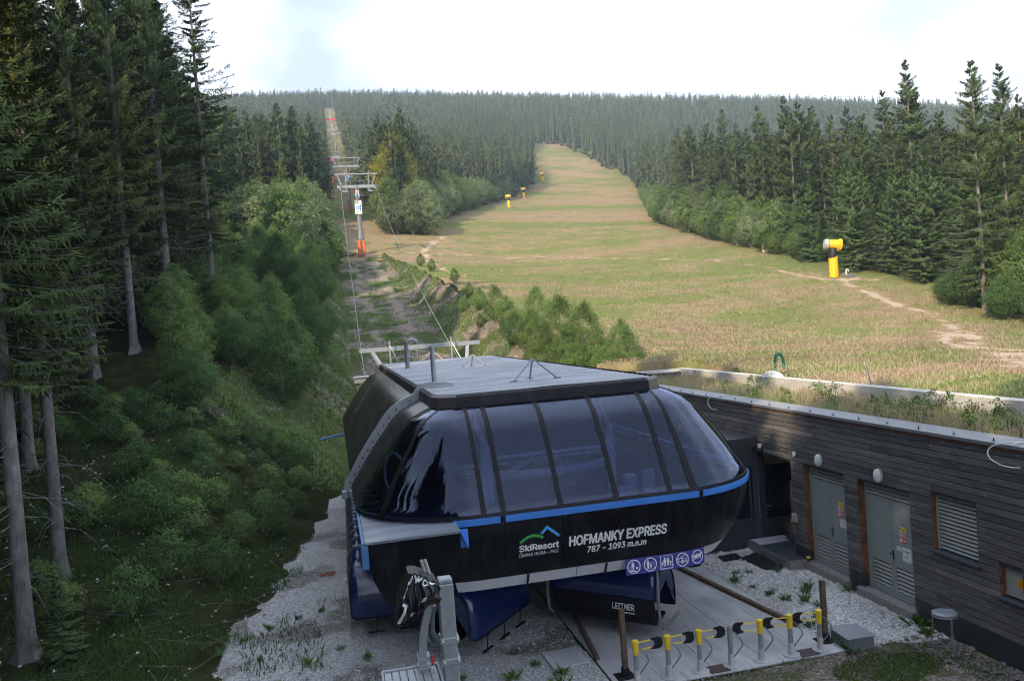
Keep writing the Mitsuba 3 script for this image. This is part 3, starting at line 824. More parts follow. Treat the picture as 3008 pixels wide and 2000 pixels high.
# things fixed to the wall
for y, nm in ((21.55, 'white oval wall lamp above the double door nearer the entrance'), (18.84, 'white oval wall lamp above the double door nearer the louvre window')):
    l = thing('wall_lamp', nm, 'lamp')
    part(l, 'globe', ball((XW - 0.075, y, 3.63), (0.085, 0.135, 0.185), 3), 'm_lamp_white', smooth=True)
    part(l, 'base', ball((XW - 0.008, y, 3.63), (0.03, 0.142, 0.192), 3), 'm_louvre_grey', smooth=True)
fl = thing('floodlight', 'black floodlight on the timber wall above the entrance corner', 'floodlight')
part(fl, 'housing', move((box(-0.16, 0.16, -0.03, 0.03, -0.11, 0.11, 0.01)[0] @ np.array([[1, 0, 0], [0, .8, -.6], [0, .6, .8]]), _BF), (XW - 0.22, 25.05, 3.47), 0.9), 'm_black_matt')
part(fl, 'lens', move((box(-0.13, 0.13, -0.036, -0.03, -0.085, 0.085, 0.002)[0] @ np.array([[1, 0, 0], [0, .8, -.6], [0, .6, .8]]), _BF), (XW - 0.22, 25.05, 3.47), 0.9), 'm_pane')
part(fl, 'bracket', cat([bar((XW, 24.85, 3.42), (XW - 0.2, 25.0, 3.45), 0.03, 0.03), bar((XW, 24.85, 3.42), (XW - 0.05, 24.85, 3.62), 0.03, 0.03)]), 'm_black_matt')
part(fl, 'sensor', cat([tube([(XW - 0.09, 24.9, 3.56), (XW - 0.09, 24.9, 3.68)], [0.06, 0.075], 10)]), 'm_lamp_white')
single('motion_sensor', 'small white motion sensor on the wall between entrance and door', 'sensor', cat([tube([(XW - 0.05, 22.88, 3.55), (XW - 0.05, 22.88, 3.70)], [0.03, 0.055], 10), box(XW - 0.04, XW, 22.84, 22.92, 3.6, 3.68, 0.006)]), 'm_lamp_white')
jb = thing('junction_box', 'small grey electric box with orange plug on the wall by the entrance', 'electric box')
part(jb, 'case', box(XW - 0.10, XW, 22.98, 23.16, 1.40, 1.66, 0.012), 'm_louvre_grey')
part(jb, 'plug', tube([(XW - 0.13, 23.10, 1.50), (XW - 0.13, 23.10, 1.40)], 0.035, 8), 'm_orange')
cup = thing('paint_tin', 'little rusty tin with yellow lid on the doorstep by the entrance', 'tin')
part(cup, 'tin', tube([(XW - 0.07, 22.4, 0.274), (XW - 0.07, 22.4, 0.40)], 0.055, 12), 'm_rust')
part(cup, 'lid', tube([(XW - 0.07, 22.4, 0.402), (XW - 0.07, 22.4, 0.432)], 0.065, 12), 'm_sign_yellow')


def hook(y, s, nm):
    a = np.linspace(0.0, 4.0, 16)
    pts = [(XW + 0.3, y, 5.10)] + [(XW - 0.06 - 0.16 * math.sin(t * 0.75) * s, y + 0.30 * math.sin(t * 0.9) * s, 4.86 + 0.26 * math.cos(t * 0.85)) for t in a]
    single('cable_loop', nm, 'cable', tube(pts, 0.014, 6), 'm_white')


hook(28.05, 1.0, 'white cable loop hanging over the roof edge behind the station')
hook(14.35, 1.5, 'white cable loop hanging over the roof edge at the right end of the wall')
# litter bin stand, cabinet, posts
lb = thing('litter_bin_stand', 'round metal litter bag holder with lid on three thin legs by the wall', 'bin')
c = np.array([13.55, 15.95, 0])
part(lb, 'lid', cat([tube([c + (0, 0, .93), c + (0, 0, .955), c + (0, 0, .985)], [0.27, 0.275, 0.20], 28), box(c[0] + .1, c[0] + .24, c[1] - .06, c[1] + .06, .985, 1.0, 0.004)]), 'm_galv')
part(lb, 'ring', tube([c + (0.265 * math.cos(a), 0.265 * math.sin(a), 0.90) for a in np.linspace(0, 2 * math.pi, 29)], 0.016, 6, False), 'm_galv')
for a in (0.4, 2.5, 4.6):
    part(lb, 'leg', tube([c + (0.25 * math.cos(a), 0.25 * math.sin(a), 0.9), c + (0.29 * math.cos(a), 0.29 * math.sin(a), 0.01)], 0.011, 6), 'm_galv')
part(lb, 'foot_ring', tube([c + (0.29 * math.cos(a), 0.29 * math.sin(a), 0.02) for a in np.linspace(0.4, 4.6, 20)], 0.009, 6), 'm_galv')
cb = thing('cable_cabinet', 'low grey metal cable box on the ground beside the right timber post', 'cable box')
q = np.array([11.86, 17.1, 0])
part(cb, 'case', move(box(-0.34, 0.34, -0.38, 0.38, 0.0, 0.33, 0.01), q, -0.05), 'm_tube_grey')
part(cb, 'lid', move(box(-0.37, 0.37, -0.41, 0.41, 0.333, 0.36, 0.006), q, -0.05), 'm_galv')
for x_, y_, hgt, nm in ((6.12, 17.55, 1.62, 'brown square timber post left of the gates'), (11.42, 17.55, 1.55, 'weathered timber post right of the gates')):
    p_ = thing('timber_post', nm, 'post')
    part(p_, 'post', box(x_ - 0.06, x_ + 0.06, y_ - 0.06, y_ + 0.06, 0.2, hgt, 0.01), 'm_timber')
    part(p_, 'foot', cat([box(x_ - 0.08, x_ + 0.08, y_ - 0.08, y_ + 0.08, 0.06, 0.24, 0.01), box(x_ - 0.24, x_ + 0.2, y_ - 0.2, y_ + 0.2, 0.0, 0.055, 0.01)]), 'm_rubber')
# the gates
GP = np.linspace(6.24, 10.98, 7)
names = ['gate post at the left end of the row, arm with black paddle to the right', 'second gate post from the left, arm with black paddle to the right', 'third gate post from the left, arm with black paddle to the right', 'bare grey gate post without arm in the middle of the row',
         'gate post just right of the bare post, black paddle to the left', 'second gate post from the right, black paddle to the left', 'gate post at the right end of the row, black paddle to the left']
for i, x_ in enumerate(GP):
    g = thing('loading_gate', names[i], 'gate', 'gates in a row across the pad')
    y_ = 17.10
    part(g, 'post', tube([(x_, y_, 0.05), (x_, y_, 0.95 if i != 3 else 0.96)], 0.058, 16), 'm_galv', smooth=40)
    part(g, 'sleeve', tube([(x_, y_, 0.05), (x_, y_, 0.34), (x_, y_, 0.345)], [0.072, 0.072, 0.06], 16), 'm_upstand', smooth=40)
    part(g, 'flange', tube([(x_, y_, 0.047), (x_, y_, 0.07)], 0.2, 24), 'm_concrete')
    part(g, 'hoop', tube([(x_ + 0.05, y_ - 0.02, 0.86), (x_ + 0.12, y_ - 0.05, 0.82), (x_ + 0.24, y_ - 0.1, 0.66), (x_ + 0.27, y_ - 0.1, 0.55), (x_ + 0.22, y_ - 0.09, 0.47), (x_ + 0.05, y_ - 0.02, 0.24)], 0.016, 8), 'm_tube_grey', smooth=50)
    if i == 3:
        part(g, 'cap', tube([(x_, y_, 0.961), (x_, y_, 0.985), (x_, y_, 0.99)], [0.062, 0.06, 0.04], 16), 'm_galv')
        continue
    part(g, 'cap', tube([(x_, y_, 0.70), (x_, y_, 0.98), (x_, y_, 1.02), (x_, y_, 1.035)], [0.062, 0.08, 0.078, 0.04], 16), 'm_yellow', smooth=40)
    s = 1 if i < 3 else -1
    for z_ in (0.965, 0.79):
        part(g, 'arm', tube([(x_ + s * 0.06, y_, z_), (x_ + s * 0.42, y_ + 0.02, z_ + 0.01)], 0.014, 8), 'm_yellow')
    pad_ = Polygon([(0, -0.11), (0.17, -0.125), (0.25, -0.09), (0.275, 0), (0.25, 0.09), (0.17, 0.125), (0, 0.11)]).buffer(0.012).difference(affinity.scale(Point(0.0, 0).buffer(0.085), 1.0, 1.0))
    part(g, 'paddle', extrude(pad_, 0.03, (x_ + s * 0.40, y_ + 0.035, 0.885), (s, 0, 0), (0, 0, 1)), 'm_rubber')
# garland arch, heap and stake behind the roof
ga = np.linspace(0.0, math.pi, 14)
gp = [(20.2, 33.75, 5.05)] + [(20.2, 33.35 + 0.36 * math.cos(a), 5.72 + 0.42 * math.sin(a)) for a in ga] + [(20.2, 32.95, 5.5)]
arch = thing('garland_arch', 'small arch wound with dark green tinsel standing behind the roof edge', 'arch')
part(arch, 'hoop', tube(gp, 0.03, 8), 'm_cable')
rg = np.random.default_rng(4)
pts = np.array([gp[i] for i in range(len(gp))])
pts = np.array([np.interp(np.linspace(0, len(gp) - 1, 1200), np.arange(len(gp)), pts[:, k]) for k in range(3)]).T
d = rg.normal(0, 1, (1200, 3))
d /= np.linalg.norm(d, axis=1, keepdims=True)
e = np.cross(d, rg.normal(0, 1, (1200, 3))) * 0.03
tv = np.stack([pts + e, pts - e, pts + d * 0.10], 1).reshape(-1, 3)
part(arch, 'tinsel', (tv, np.arange(3600).reshape(-1, 3)), 'm_garland', kind='stuff')
hx, hy = np.meshgrid(np.linspace(-1, 1, 12), np.linspace(-1, 1, 16), indexing='ij')
hz = np.clip(1 - hx ** 2 - hy ** 2, 0, 1) ** 0.6 * 0.28 + 0.06 * meshkit.noise(np.stack([hx * 4, hy * 4, hx * 0], -1), 2)
single('sand_heap', 'little white heap of sand on the concrete upstand below the arch', 'heap', grid(np.stack([19.62 + hx * 0.35, 33.0 + hy * 0.75, 5.1 + hz], -1)), 'm_pebble_white', smooth=True)
single('stake', 'thin leaning stake in the grass right of the garland arch', 'stake', tube([(20.1, 26.75, 5.0), (20.1, 27.05, 6.0)], [0.03, 0.015], 8), 'm_cable')

# ------------------------------------------------------------------ chairlift station
SX = 5.59
st = thing('lift_station', 'black chairlift station with curved tinted glass canopy, blue band and flat grey roof', 'lift station')
PROF_Z = np.array([2.12, 2.43, 2.8, 3.17, 3.76, 3.92, 4.05, 4.47, 4.99, 5.56, 6.15, 6.47])
PROF_A = np.array([4.45, 4.72, 4.97, 5.15, 5.28, 5.30, 5.31, 5.07, 4.73, 4.29, 3.75, 3.05])
PROF_F = np.array([18.75, 18.55, 18.33, 18.17, 18.0, 17.97, 17.95, 18.17, 18.47, 18.86, 19.35, 19.95])
_zz = np.linspace(2.12, 6.47, 60)


def prof(z):
    return np.interp(z, PROF_Z, PROF_A), np.interp(z, PROF_Z, PROF_F)


def outline(z, u, off=0.0):
    """A point of the canopy at height z; u runs 0..1 along the left side, 1..2 round the left corner, 2..3 along the front, 3..4 round the right corner, 4..5 along the right side."""
    a, f = prof(z)
    a, f = a + off, f - off
    yc, yb = 20.6, 43.2
    rx, ry = a - 2.5, yc - f
    u = float(u)
    if u <= 1:
        return np.array([SX - a, yb + (yc - yb) * u, z])
    if u <= 2:
        t = (u - 1) * math.pi / 2
        return np.array([SX - 2.5 - rx * math.cos(t), yc - ry * math.sin(t), z])
    if u <= 3:
        return np.array([SX - 2.5 + 5.0 * (u - 2), f, z])
    if u <= 4:
        t = (u - 3) * math.pi / 2
        return np.array([SX + 2.5 + rx * math.sin(t), yc - ry * math.cos(t), z])
    return np.array([SX + a, yc + (yb - yc) * (u - 4), z])


def smooth_profile(z0, z1, n):
    return np.linspace(z0, z1, n)


def skin(z0, z1, u0, u1, off=0.0, nz=12, nu=12):
    return np.array([[outline(z, u, off) for u in np.linspace(u0, u1, nu)] for z in np.linspace(z0, z1, nz)])


# finer, rounder profile between the measured points
from scipy.interpolate import PchipInterpolator
_pa, _pf = PchipInterpolator(PROF_Z, PROF_A), PchipInterpolator(PROF_Z, PROF_F)


def prof(z):
    return float(_pa(z)), float(_pf(z))


MULL = [1.42, 2.0, 2.10, 2.378, 2.658, 2.936, 3.0 + 0.04, 3.80]
# u of the mullions: corner, then the front ones at x = 3.05, 3.55, 4.94, 6.35, 7.73, 8.25
MULL = [1.40] + [2 + (x - (SX - 2.5)) / 5.0 for x in (3.10, 3.57, 4.95, 6.35, 7.73)] + [3.06, 3.74]
ends = [1.0] + MULL + [4.0]
for a, b in zip(ends[:-1], ends[1:]):
    n = max(4, int(10 * (b - a)) + 4)
    part(st, 'glass_pane', grid(skin(4.06, 6.44, a + 0.004, b - 0.004, 0.0, 20, n)), 'm_glass_dark', smooth=True)
for u in MULL:
    P = skin(4.06, 6.44, u - 0.012, u + 0.012, 0.022, 18, 3) if 2 < u < 3 else skin(4.06, 6.44, u - 0.022, u + 0.022, 0.022, 18, 3)
    c = np.array([SX, 24.0, 4.5])
    inn = (c - P) * np.array([1, 1, 0])
    inn = inn / np.linalg.norm(inn, axis=-1, keepdims=True) * 0.06
    part(st, 'glazing_bar', slab(P, inn), 'm_seal', smooth=30)
part(st, 'sill_bar', slab(skin(4.055, 4.14, 1.0, 4.0, 0.014, 3, 80), np.array([0, 0.05, 0])), 'm_seal', smooth=30)
# ribbed side sheets
for side in (0, 1):
    n = 240
    rows = []
    for i, y in enumerate(np.linspace(43.2, 21.0, n)):
        o = 0.05 * (1 if (i % 4) in (0, 1) else 0)
        rows.append([[SX + (-1 if side == 0 else 1) * (prof(z)[0] + o), y, z] for z in np.linspace(4.08, 6.5, 16)])
    part(st, 'side_sheet', grid(np.array(rows)), 'm_ribsheet', smooth=25)
    x_ = -1 if side == 0 else 1
    P = np.array([[[SX + x_ * (prof(z)[0] + 0.012), y, z] for z in np.linspace(4.08, 6.5, 16)] for y in np.linspace(21.0, 20.6, 3)])
    part(st, 'corner_sheet', grid(P), 'm_black_panel', smooth=True)
# galvanised arch over the left side: a deep plate facing down the valley
AZ = np.linspace(4.0, 6.45, 24)
P = np.array([[[SX - prof(z)[0] - o * 0.86, 23.50, z + o * 0.5 * (z - 4.0) / 2.45] for o in (-0.02, 0.31)] for z in AZ])
top_in, top_out = P[-1]
P = np.vstack([P, np.array([[[2.58, 23.50, 6.74], [2.42, 23.50, 6.88]], [[2.80, 23.50, 6.775], [2.72, 23.50, 6.91]], [[3.1, 23.5, 6.775], [3.1, 23.5, 6.88]], [[3.4, 23.5, 6.775], [3.45, 23.5, 6.81]]])])
ab = part(st, 'arch_beam', slab(P, np.array([0.0, 0.07, 0.0])), 'm_galv', smooth=30)
part(st, 'arch_flange', cat([slab(np.stack([P[:, 1], P[:, 1] + [0, 0.22, 0]], 1), np.array([0.012, 0, -0.012]))]), 'm_galv', smooth=30)
for z in np.linspace(4.2, 6.35, 11):
    part(ab, 'bolt', ball((SX - prof(z)[0] - 0.13, 23.49, z + 0.07 * (z - 4.0) / 2.45), (0.026, 0.015, 0.026), 1), 'm_seal')
part(ab, 'shoe', cat([box(-0.06, 0.12, 23.4, 23.58, 3.76, 4.0, 0.03), box(0.14, 0.32, 23.4, 23.58, 3.76, 4.0, 0.03)]), 'm_galv')
# roof deck with ribs across, and its edge trim
nr = 300
ry_ = np.linspace(20.1, 43.8, nr)
deck = []
for i, y in enumerate(ry_):
    zr = 6.72 + (0.022 if i % 5 == 0 else 0.0)
    x0 = 2.55 + max(0, 0.5 - (y - 20.1)) * 0.95
    x1 = 8.57 - max(0, 0.5 - (y - 20.1)) * 0.95
    deck.append([[x0, y, zr], [SX, y, zr + 0.03], [x1, y, zr]])
part(st, 'roof', grid(np.array(deck)), 'm_roofmetal')
tp = [(2.50, 43.8), (2.50, 21.3), (2.50, 20.75), (2.62, 20.45), (3.0, 20.08), (8.10, 20.05), (8.47, 20.40), (8.62, 20.75), (8.62, 43.8)]
segs = [(0, 1), (1, 5), (5, 9)]
for nm, idx, m in (('roof_trim', [0, 1], 'm_frame_trim'), ('roof_trim', [1, 2, 3, 4], 'm_corner_trim'), ('roof_trim', [4, 5], 'm_black_panel'), ('roof_trim', [5, 6, 7], 'm_corner_trim'), ('roof_trim', [7, 8], 'm_frame_trim')):
    if m not in scene:
        paint(m, (0.028, 0.028, 0.031) if m == 'm_frame_trim' else (0.07, 0.06, 0.055), 0.45)
    P = []
    for j in idx:
        x, y = tp[j]
        cx_, cy_ = (SX - x), (24.0 - y)
        ox = -0.10 * np.sign(cx_) if abs(cx_) > 2.9 else -0.06 * np.sign(cx_)
        oy = -0.12 if y < 21 else 0
        P.append([[x + ox * 0.15, y + oy * 0.1, 6.765], [x + ox, y + oy, 6.70], [x + ox * 1.3, y + oy * 1.25, 6.44], [x + ox * 0.4, y + oy * 0.4, 6.40]])
    P = np.array(P)
    if len(idx) == 2:
        d_ = P[1] - P[0]
        P[0] += d_ / np.linalg.norm(d_[0]) * 0.004
        P[1] -= d_ / np.linalg.norm(d_[0]) * 0.004
    part(st, nm, slab(P, np.array([0.0, 0.02, -0.012])), m)
part(st, 'back_wall', cat([box(2.7, 8.5, 43.15, 43.3, 4.05, 6.6, 0.01), box(2.5, 8.62, 43.3, 43.75, 6.45, 6.7, 0.01)]), 'm_anthracite')
# blue band
for a, b in ((1.84, 2.10 - 0.02), (2.10, 3.09), (3.11, 4.0)):
    part(st, 'blue_band', slab(skin(3.90, 4.055, a, b, 0.035, 3, 4 + int(30 * (b - a))), np.array([0, 0.03, 0])), 'm_blue_band', smooth=30)
    part(st, 'band_top', slab(np.array([[outline(4.06, u, o) for u in np.linspace(a, b, 4 + int(30 * (b - a)))] for o in (0.035, -0.03)]), np.array([0, 0, -0.006])), 'm_blue_band')
for y0, y1 in ((20.62, 43.2),):
    part(st, 'blue_band', box(SX + 5.30, SX + 5.345, y0, y1, 3.9, 4.055, 0.004), 'm_blue_band')
    part(st, 'blue_band', box(SX - 5.345, SX - 5.30, 20.9, y1, 3.93, 4.04, 0.004), 'm_rail_blue')
for u in (2.09, 3.10):
    part(st, 'band_clip', slab(skin(3.895, 4.06, u - 0.012, u + 0.012, 0.042, 3, 3), np.array([0, 0.02, 0])), 'm_seal')
# black fascia panels
FB = [1.80, 2.10, 2.38, 2.66, 2.94, 3.10, 3.55, 4.0]
for a, b in zip(FB[:-1], FB[1:]):
    part(st, 'fascia_panel', slab(skin(2.44, 3.895, a + 0.0015, b - 0.0015, 0.0, 12, 4 + int(26 * (b - a))), np.array([0, 0.02, 0])), 'm_black_panel', smooth=30)
part(st, 'fascia_panel', grid(np.array([[[SX + prof(z)[0], y, z] for z in np.linspace(2.44, 3.895, 10)] for y in np.linspace(20.63, 43.2, 6)])), 'm_black_panel', smooth=True)
for u in (2.10, 2.38, 2.66, 2.94):
    for du in (-0.008, 0.012):
        q = outline(3.86, u + du, 0.004)
        part(st, 'rivet', ball(q, 0.011, 1), 'm_galv')
# pale band below
WB = [1.80, 2.22, 2.47, 2.74, 3.04, 4.0]
for a, b in zip(WB[:-1], WB[1:]):
    part(st, 'pale_panel', slab(skin(2.125, 2.43, a + 0.002, b - 0.002, -0.04, 4, 4 + int(26 * (b - a))), np.array([0, 0.02, 0])), 'm_white_panel', smooth=30)
for u in (2.22, 2.62):
    q0, q1 = outline(2.42, u, -0.02), outline(2.10, u, -0.02)
    part(st, 'hanger_strap', bar(q0 - (0, 0.02, 0), q1 - (0, 0.02, 0), 0.05, 0.02), 'm_seal')
ou = np.linspace(1.9, 4.0, 60)
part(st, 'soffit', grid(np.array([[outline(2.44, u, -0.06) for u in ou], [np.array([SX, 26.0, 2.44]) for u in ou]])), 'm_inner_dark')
# lettering on the fascia: each row lies on the panel at its own height


def on_fascia(mesh_flat, x0, z0, lift=0.006):
    """Wraps flat artwork (x to the right, y up, z out) onto the fascia."""
    v, f = mesh_flat
    out = []
    for p in v:
        z = z0 + p[1]
        out.append([x0 + p[0], prof(z)[1] - lift - p[2], z])
    return np.array(out), f


def flat_text(s, h, width=None, bold=True, x=0, y=0):
    v, f = letters(s, h, (0, 0, 0), (1, 0, 0), (0, 1, 0), 0.002, bold, width)
    if bold:                                  # a heavier cut of the lettering
        v, f = cat([(v + [dx, dy, 0.0004 * k], f) for k, (dx, dy) in enumerate(((0, 0), (0.05 * h, 0), (0.025 * h, 0.03 * h)))])
    return v + [x, y, 0], f


lg = numbered(st + '__emblem')
hill = LineString([(0.0, 0.0), (0.1, 0.12), (0.25, 0.2), (0.42, 0.2), (0.6, 0.1), (0.66, 0.05)])
tt = np.linspace(0, 1, 20)
hill = LineString(np.stack([0.02 + 0.56 * tt, 0.21 * np.sin(np.pi * (0.08 + 0.72 * tt)) ** 0.9 - 0.02], 1)).buffer(0.035, cap_style='flat')
peak = LineString([(0.53, 0.20), (0.68, 0.36), (0.98, 0.10)]).buffer(0.033, cap_style='flat', join_style='mitre')
part(lg, 'green_hill', on_fascia(extrude(hill, 0.002, (0, 0, 0), (1, 0, 0), (0, 1, 0)), 3.92, 3.28), 'm_green_logo')
part(lg, 'blue_peak', on_fascia(extrude(peak.difference(hill.buffer(0.03)), 0.002, (0, 0, 0), (1, 0, 0), (0, 1, 0)), 3.92, 3.28), 'm_cyan_logo')
part(lg, 'lettering', on_fascia(flat_text('SkiResort', 0.155, 0.97), 3.92, 3.09), 'm_white')
part(lg, 'lettering', on_fascia(flat_text('ČERNÁ HORA – PEC', 0.085, 0.97, False), 3.92, 2.945), 'm_white')
part(st, 'lettering', on_fascia(flat_text('HOFMANKY EXPRESS', 0.25, 2.50), 5.15, 3.06), 'm_white')
part(st, 'lettering', on_fascia(flat_text('787 - 1093 m.n.m', 0.165, 1.52), 5.62, 2.82), 'm_white')


def person(x, y, h, w=None):
    w = w or h * 0.3
    return Point(x, y + h * 0.9).buffer(h * 0.1).union(Polygon([(x - w / 2, y + h * 0.36), (x - w / 2, y + h * 0.76), (x - w * 0.3, y + h * 0.8), (x + w * 0.3, y + h * 0.8), (x + w / 2, y + h * 0.76), (x + w / 2, y + h * 0.36), (x + w * 0.33, y + h * 0.36), (x + w * 0.3, y), (x + w * 0.04, y), (x, y + h * 0.3), (x - w * 0.04, y), (x - w * 0.3, y), (x - w * 0.33, y + h * 0.36)]))


ps = thing('pictogram_board', 'row of five blue pictogram plates hung under the front of the station', 'sign')
px0 = 6.66


def front_y(x):
    a, f = prof(2.42)
    return f - 0.03 if x < SX + 2.5 else 20.6 - (20.6 - f + 0.03) * math.sqrt(1 - ((x - SX - 2.5) / (a - 2.5 + 0.03)) ** 2)


ring = Point(0.21, 0.2).buffer(0.175, 32).difference(Point(0.21, 0.2).buffer(0.15, 32))
arts = [ring.union(person(0.19, 0.12, 0.2)).union(Polygon([(0.09, 0.13), (0.12, 0.09), (0.27, 0.06), (0.28, 0.09)])).union(LineString([(0.12, 0.13), (0.15, 0.3)]).buffer(0.006)).union(Point(0.29, 0.16).buffer(0.03)),
        ring.union(person(0.15, 0.09, 0.22)).union(person(0.225, 0.09, 0.14)).union(LineString([(0.25, 0.24), (0.31, 0.24), (0.31, 0.1), (0.27, 0.1)]).buffer(0.004)),
        Polygon([(0.04, 0.03), (0.38, 0.03), (0.38, 0.37), (0.04, 0.37)]).difference(Polygon([(0.06, 0.05), (0.36, 0.05), (0.36, 0.36), (0.06, 0.36)])).union(person(0.1, 0.1, 0.13)).union(person(0.165, 0.1, 0.22)).union(person(0.25, 0.1, 0.22)).union(person(0.32, 0.1, 0.13)),
        ring.union(LineString([(0.05, 0.21), (0.33, 0.32)]).buffer(0.009)).union(LineString([(0.1, 0.13), (0.1, 0.23), (0.32, 0.23), (0.32, 0.13), (0.1, 0.13)]).buffer(0.006)).union(person(0.21, 0.09, 0.14)).union(LineString([(0.1, 0.16), (0.32, 0.16)]).buffer(0.005)),
        ring.union(union_all([person(0.105 + 0.042 * i, 0.14 + 0.004 * i, 0.13) for i in range(6)]))]
for i in range(5):
    xa = px0 + 0.435 * i
    ya, yb = front_y(xa), front_y(xa + 0.435)
    ax = np.array([0.432, yb - ya, 0.0])
    ax /= np.linalg.norm(ax)
    o = np.array([xa, ya, 2.04])
    plate_ = extrude(Polygon([(0, 0), (0.43, 0), (0.43, 0.40), (0, 0.40)]), 0.008, o, ax, (0, 0, 1))
    pl = part(ps, 'plate', plate_, 'm_sign_blue')
    part(pl, 'figure', extrude(arts[i].intersection(Polygon([(0, 0), (0.43, 0), (0.43, 0.40), (0, 0.40)])), 0.002, o + np.cross(ax, (0, 0, 1)) * 0.009, ax, (0, 0, 1)), 'm_white')
# left front: galvanised ledge over a black hatch
part(st, 'ledge', flat(Polygon([(0.36, 17.22), (2.42, 17.22), (2.46, 18.12), (1.6, 18.75), (0.9, 19.7), (0.34, 20.6)]), 4.02, 0.05), 'm_roofmetal')
hatch = Polygon([(0.38, 3.96), (2.40, 3.96), (2.40, 3.7), (2.30, 3.2), (2.16, 2.75), (2.0, 2.62), (0.85, 2.62), (0.68, 2.74), (0.50, 3.15), (0.40, 3.6)])
part(st, 'hatch', extrude(hatch, 0.05, (0, 17.30, 0), (1, 0, 0), (0, 0, 1)), 'm_black_panel')
part(st, 'hatch_door', extrude(Polygon([(0.62, 3.72), (1.98, 3.78), (1.98, 3.1), (1.32, 2.98), (0.9, 2.92), (0.66, 3.0)]).buffer(-0.005), 0.012, (0, 17.245, 0), (1, 0, 0), (0, 0, 1)), 'm_black_panel')
part(st, 'hatch_side', cat([slab(np.array([[[2.38, y, 3.95], [2.38, y, 3.6], [2.28, y, 3.2], [2.1, y, 2.7]] for y in (17.32, 18.6)]), np.array([-0.02, 0, 0])), slab(np.array([[[0.40, y, 3.95], [0.42, y, 3.6], [0.52, y, 3.15], [0.72, y, 2.72]] for y in (17.32, 20.4)]), np.array([0.02, 0, 0]))]), 'm_black_matt')
part(st, 'ledge_bracket', cat([slab(np.array([[[2.44, 17.2, 4.03], [2.44, 17.45, 4.03]], [[2.60, 17.2, 3.62], [2.60, 17.4, 3.62]]]), np.array([-0.02, 0, 0])), box(2.44, 2.62, 17.38, 17.42, 3.6, 4.0, 0.003)]), 'm_blue_band')
part(st, 'ledge_rail', cat([bar((0.32, 17.24, 3.93), (0.30, 20.9, 3.93), 0.06, 0.16), box(0.27, 0.42, 17.2, 17.4, 3.45, 3.95, 0.01)]), 'm_rail_blue')
part(st, 'outrigger', tube([(0.26, 36.5, 4.05), (-0.85, 36.0, 3.95)], 0.05, 8), 'm_rail_blue')
# seen through the glass
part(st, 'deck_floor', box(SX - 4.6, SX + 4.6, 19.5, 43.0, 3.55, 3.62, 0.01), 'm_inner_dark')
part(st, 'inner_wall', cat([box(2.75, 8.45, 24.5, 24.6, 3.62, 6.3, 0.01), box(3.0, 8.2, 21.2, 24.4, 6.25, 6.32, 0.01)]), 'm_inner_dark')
part(st, 'inner_panel', cat([box(3.66, 3.95, 21.0, 21.1, 3.62, 5.2, 0.01), bar((3.8, 21.0, 5.2), (3.45, 21.2, 6.35), 0.3, 0.08), box(7.35, 7.6, 21.4, 21.5, 3.62, 5.3, 0.01), bar((7.5, 21.4, 5.3), (7.05, 21.4, 6.35), 0.3, 0.08)]), 'm_inner_grey')
part(st, 'inner_pipe', cat([tube([(3.9, 20.6, 4.95), (7.25, 20.6, 4.95), (7.4, 20.6, 5.1)], 0.05, 10), tube([(5.2, 20.5, 4.85), (6.6, 20.5, 4.85)], 0.025, 8)]), 'm_inner_grey')
part(st, 'drive_wheel', cat([tube([(SX + 2.5 * math.cos(a), 23.4 + 2.5 * math.sin(a) * 0.9, 4.3) for a in np.linspace(0, 2 * math.pi, 40)], 0.13, 8, False)] + [bar((SX, 23.4, 4.3), (SX + 2.4 * math.cos(a), 23.4 + 2.2 * math.sin(a), 4.3), 0.15, 0.1) for a in np.arange(6) * math.pi / 3]), 'm_inner_grey')
part(st, 'motor', cat([box(7.05, 7.55, 19.7, 20.1, 3.63, 3.95, 0.03), box(7.25, 7.6, 19.75, 20.05, 3.95, 4.25, 0.03), box(7.85, 8.2, 20.0, 20.05, 3.63, 4.3, 0.01)]), 'm_white_panel')
part(st, 'guide_rail', tube([(1.35 + 0.25 * math.cos(a), 20.9 + 0.1 * a, 4.75 + 0.55 * math.sin(a)) for a in np.linspace(0.3, 4.4, 20)], 0.035, 8), 'm_white_panel')
part(st, 'support_pillar', cat([box(4.9, 6.3, 25.5, 27.0, 0, 3.6, 0.02), box(4.9, 6.3, 37.0, 38.5, 0, 3.6, 0.02), box(3.6, 7.6, 31.0, 31.3, 0, 2.6, 0.02)]), 'm_concrete')
part(st, 'chassis', cat([box(2.9, 3.2, 20.5, 43, 3.1, 3.5, 0.01), box(8.0, 8.3, 20.5, 43, 3.1, 3.5, 0.01), box(2.9, 8.3, 26, 26.3, 3.1, 3.5, 0.01)]), 'm_galv')
part(st, 'carrier_rail', cat([tube([(9.0, 42, 3.0), (9.0, 22.0, 2.95), (8.4, 20.3, 2.95), (7.0, 19.5, 2.95), (4.2, 19.5, 2.95), (2.8, 20.3, 2.95), (2.2, 22, 2.95), (2.2, 42, 3.0)], 0.08, 8)]), 'm_galv')
part(st, 'foot', cat([box(10.98, 11.24, 24.2, 24.46, 0.06, 0.5, 0.03), box(10.9, 11.3, 24.15, 24.5, 0.031, 0.07, 0.01), box(11.03, 11.19, 24.25, 24.41, 0.5, 2.4, 0.01)]), 'm_seal')
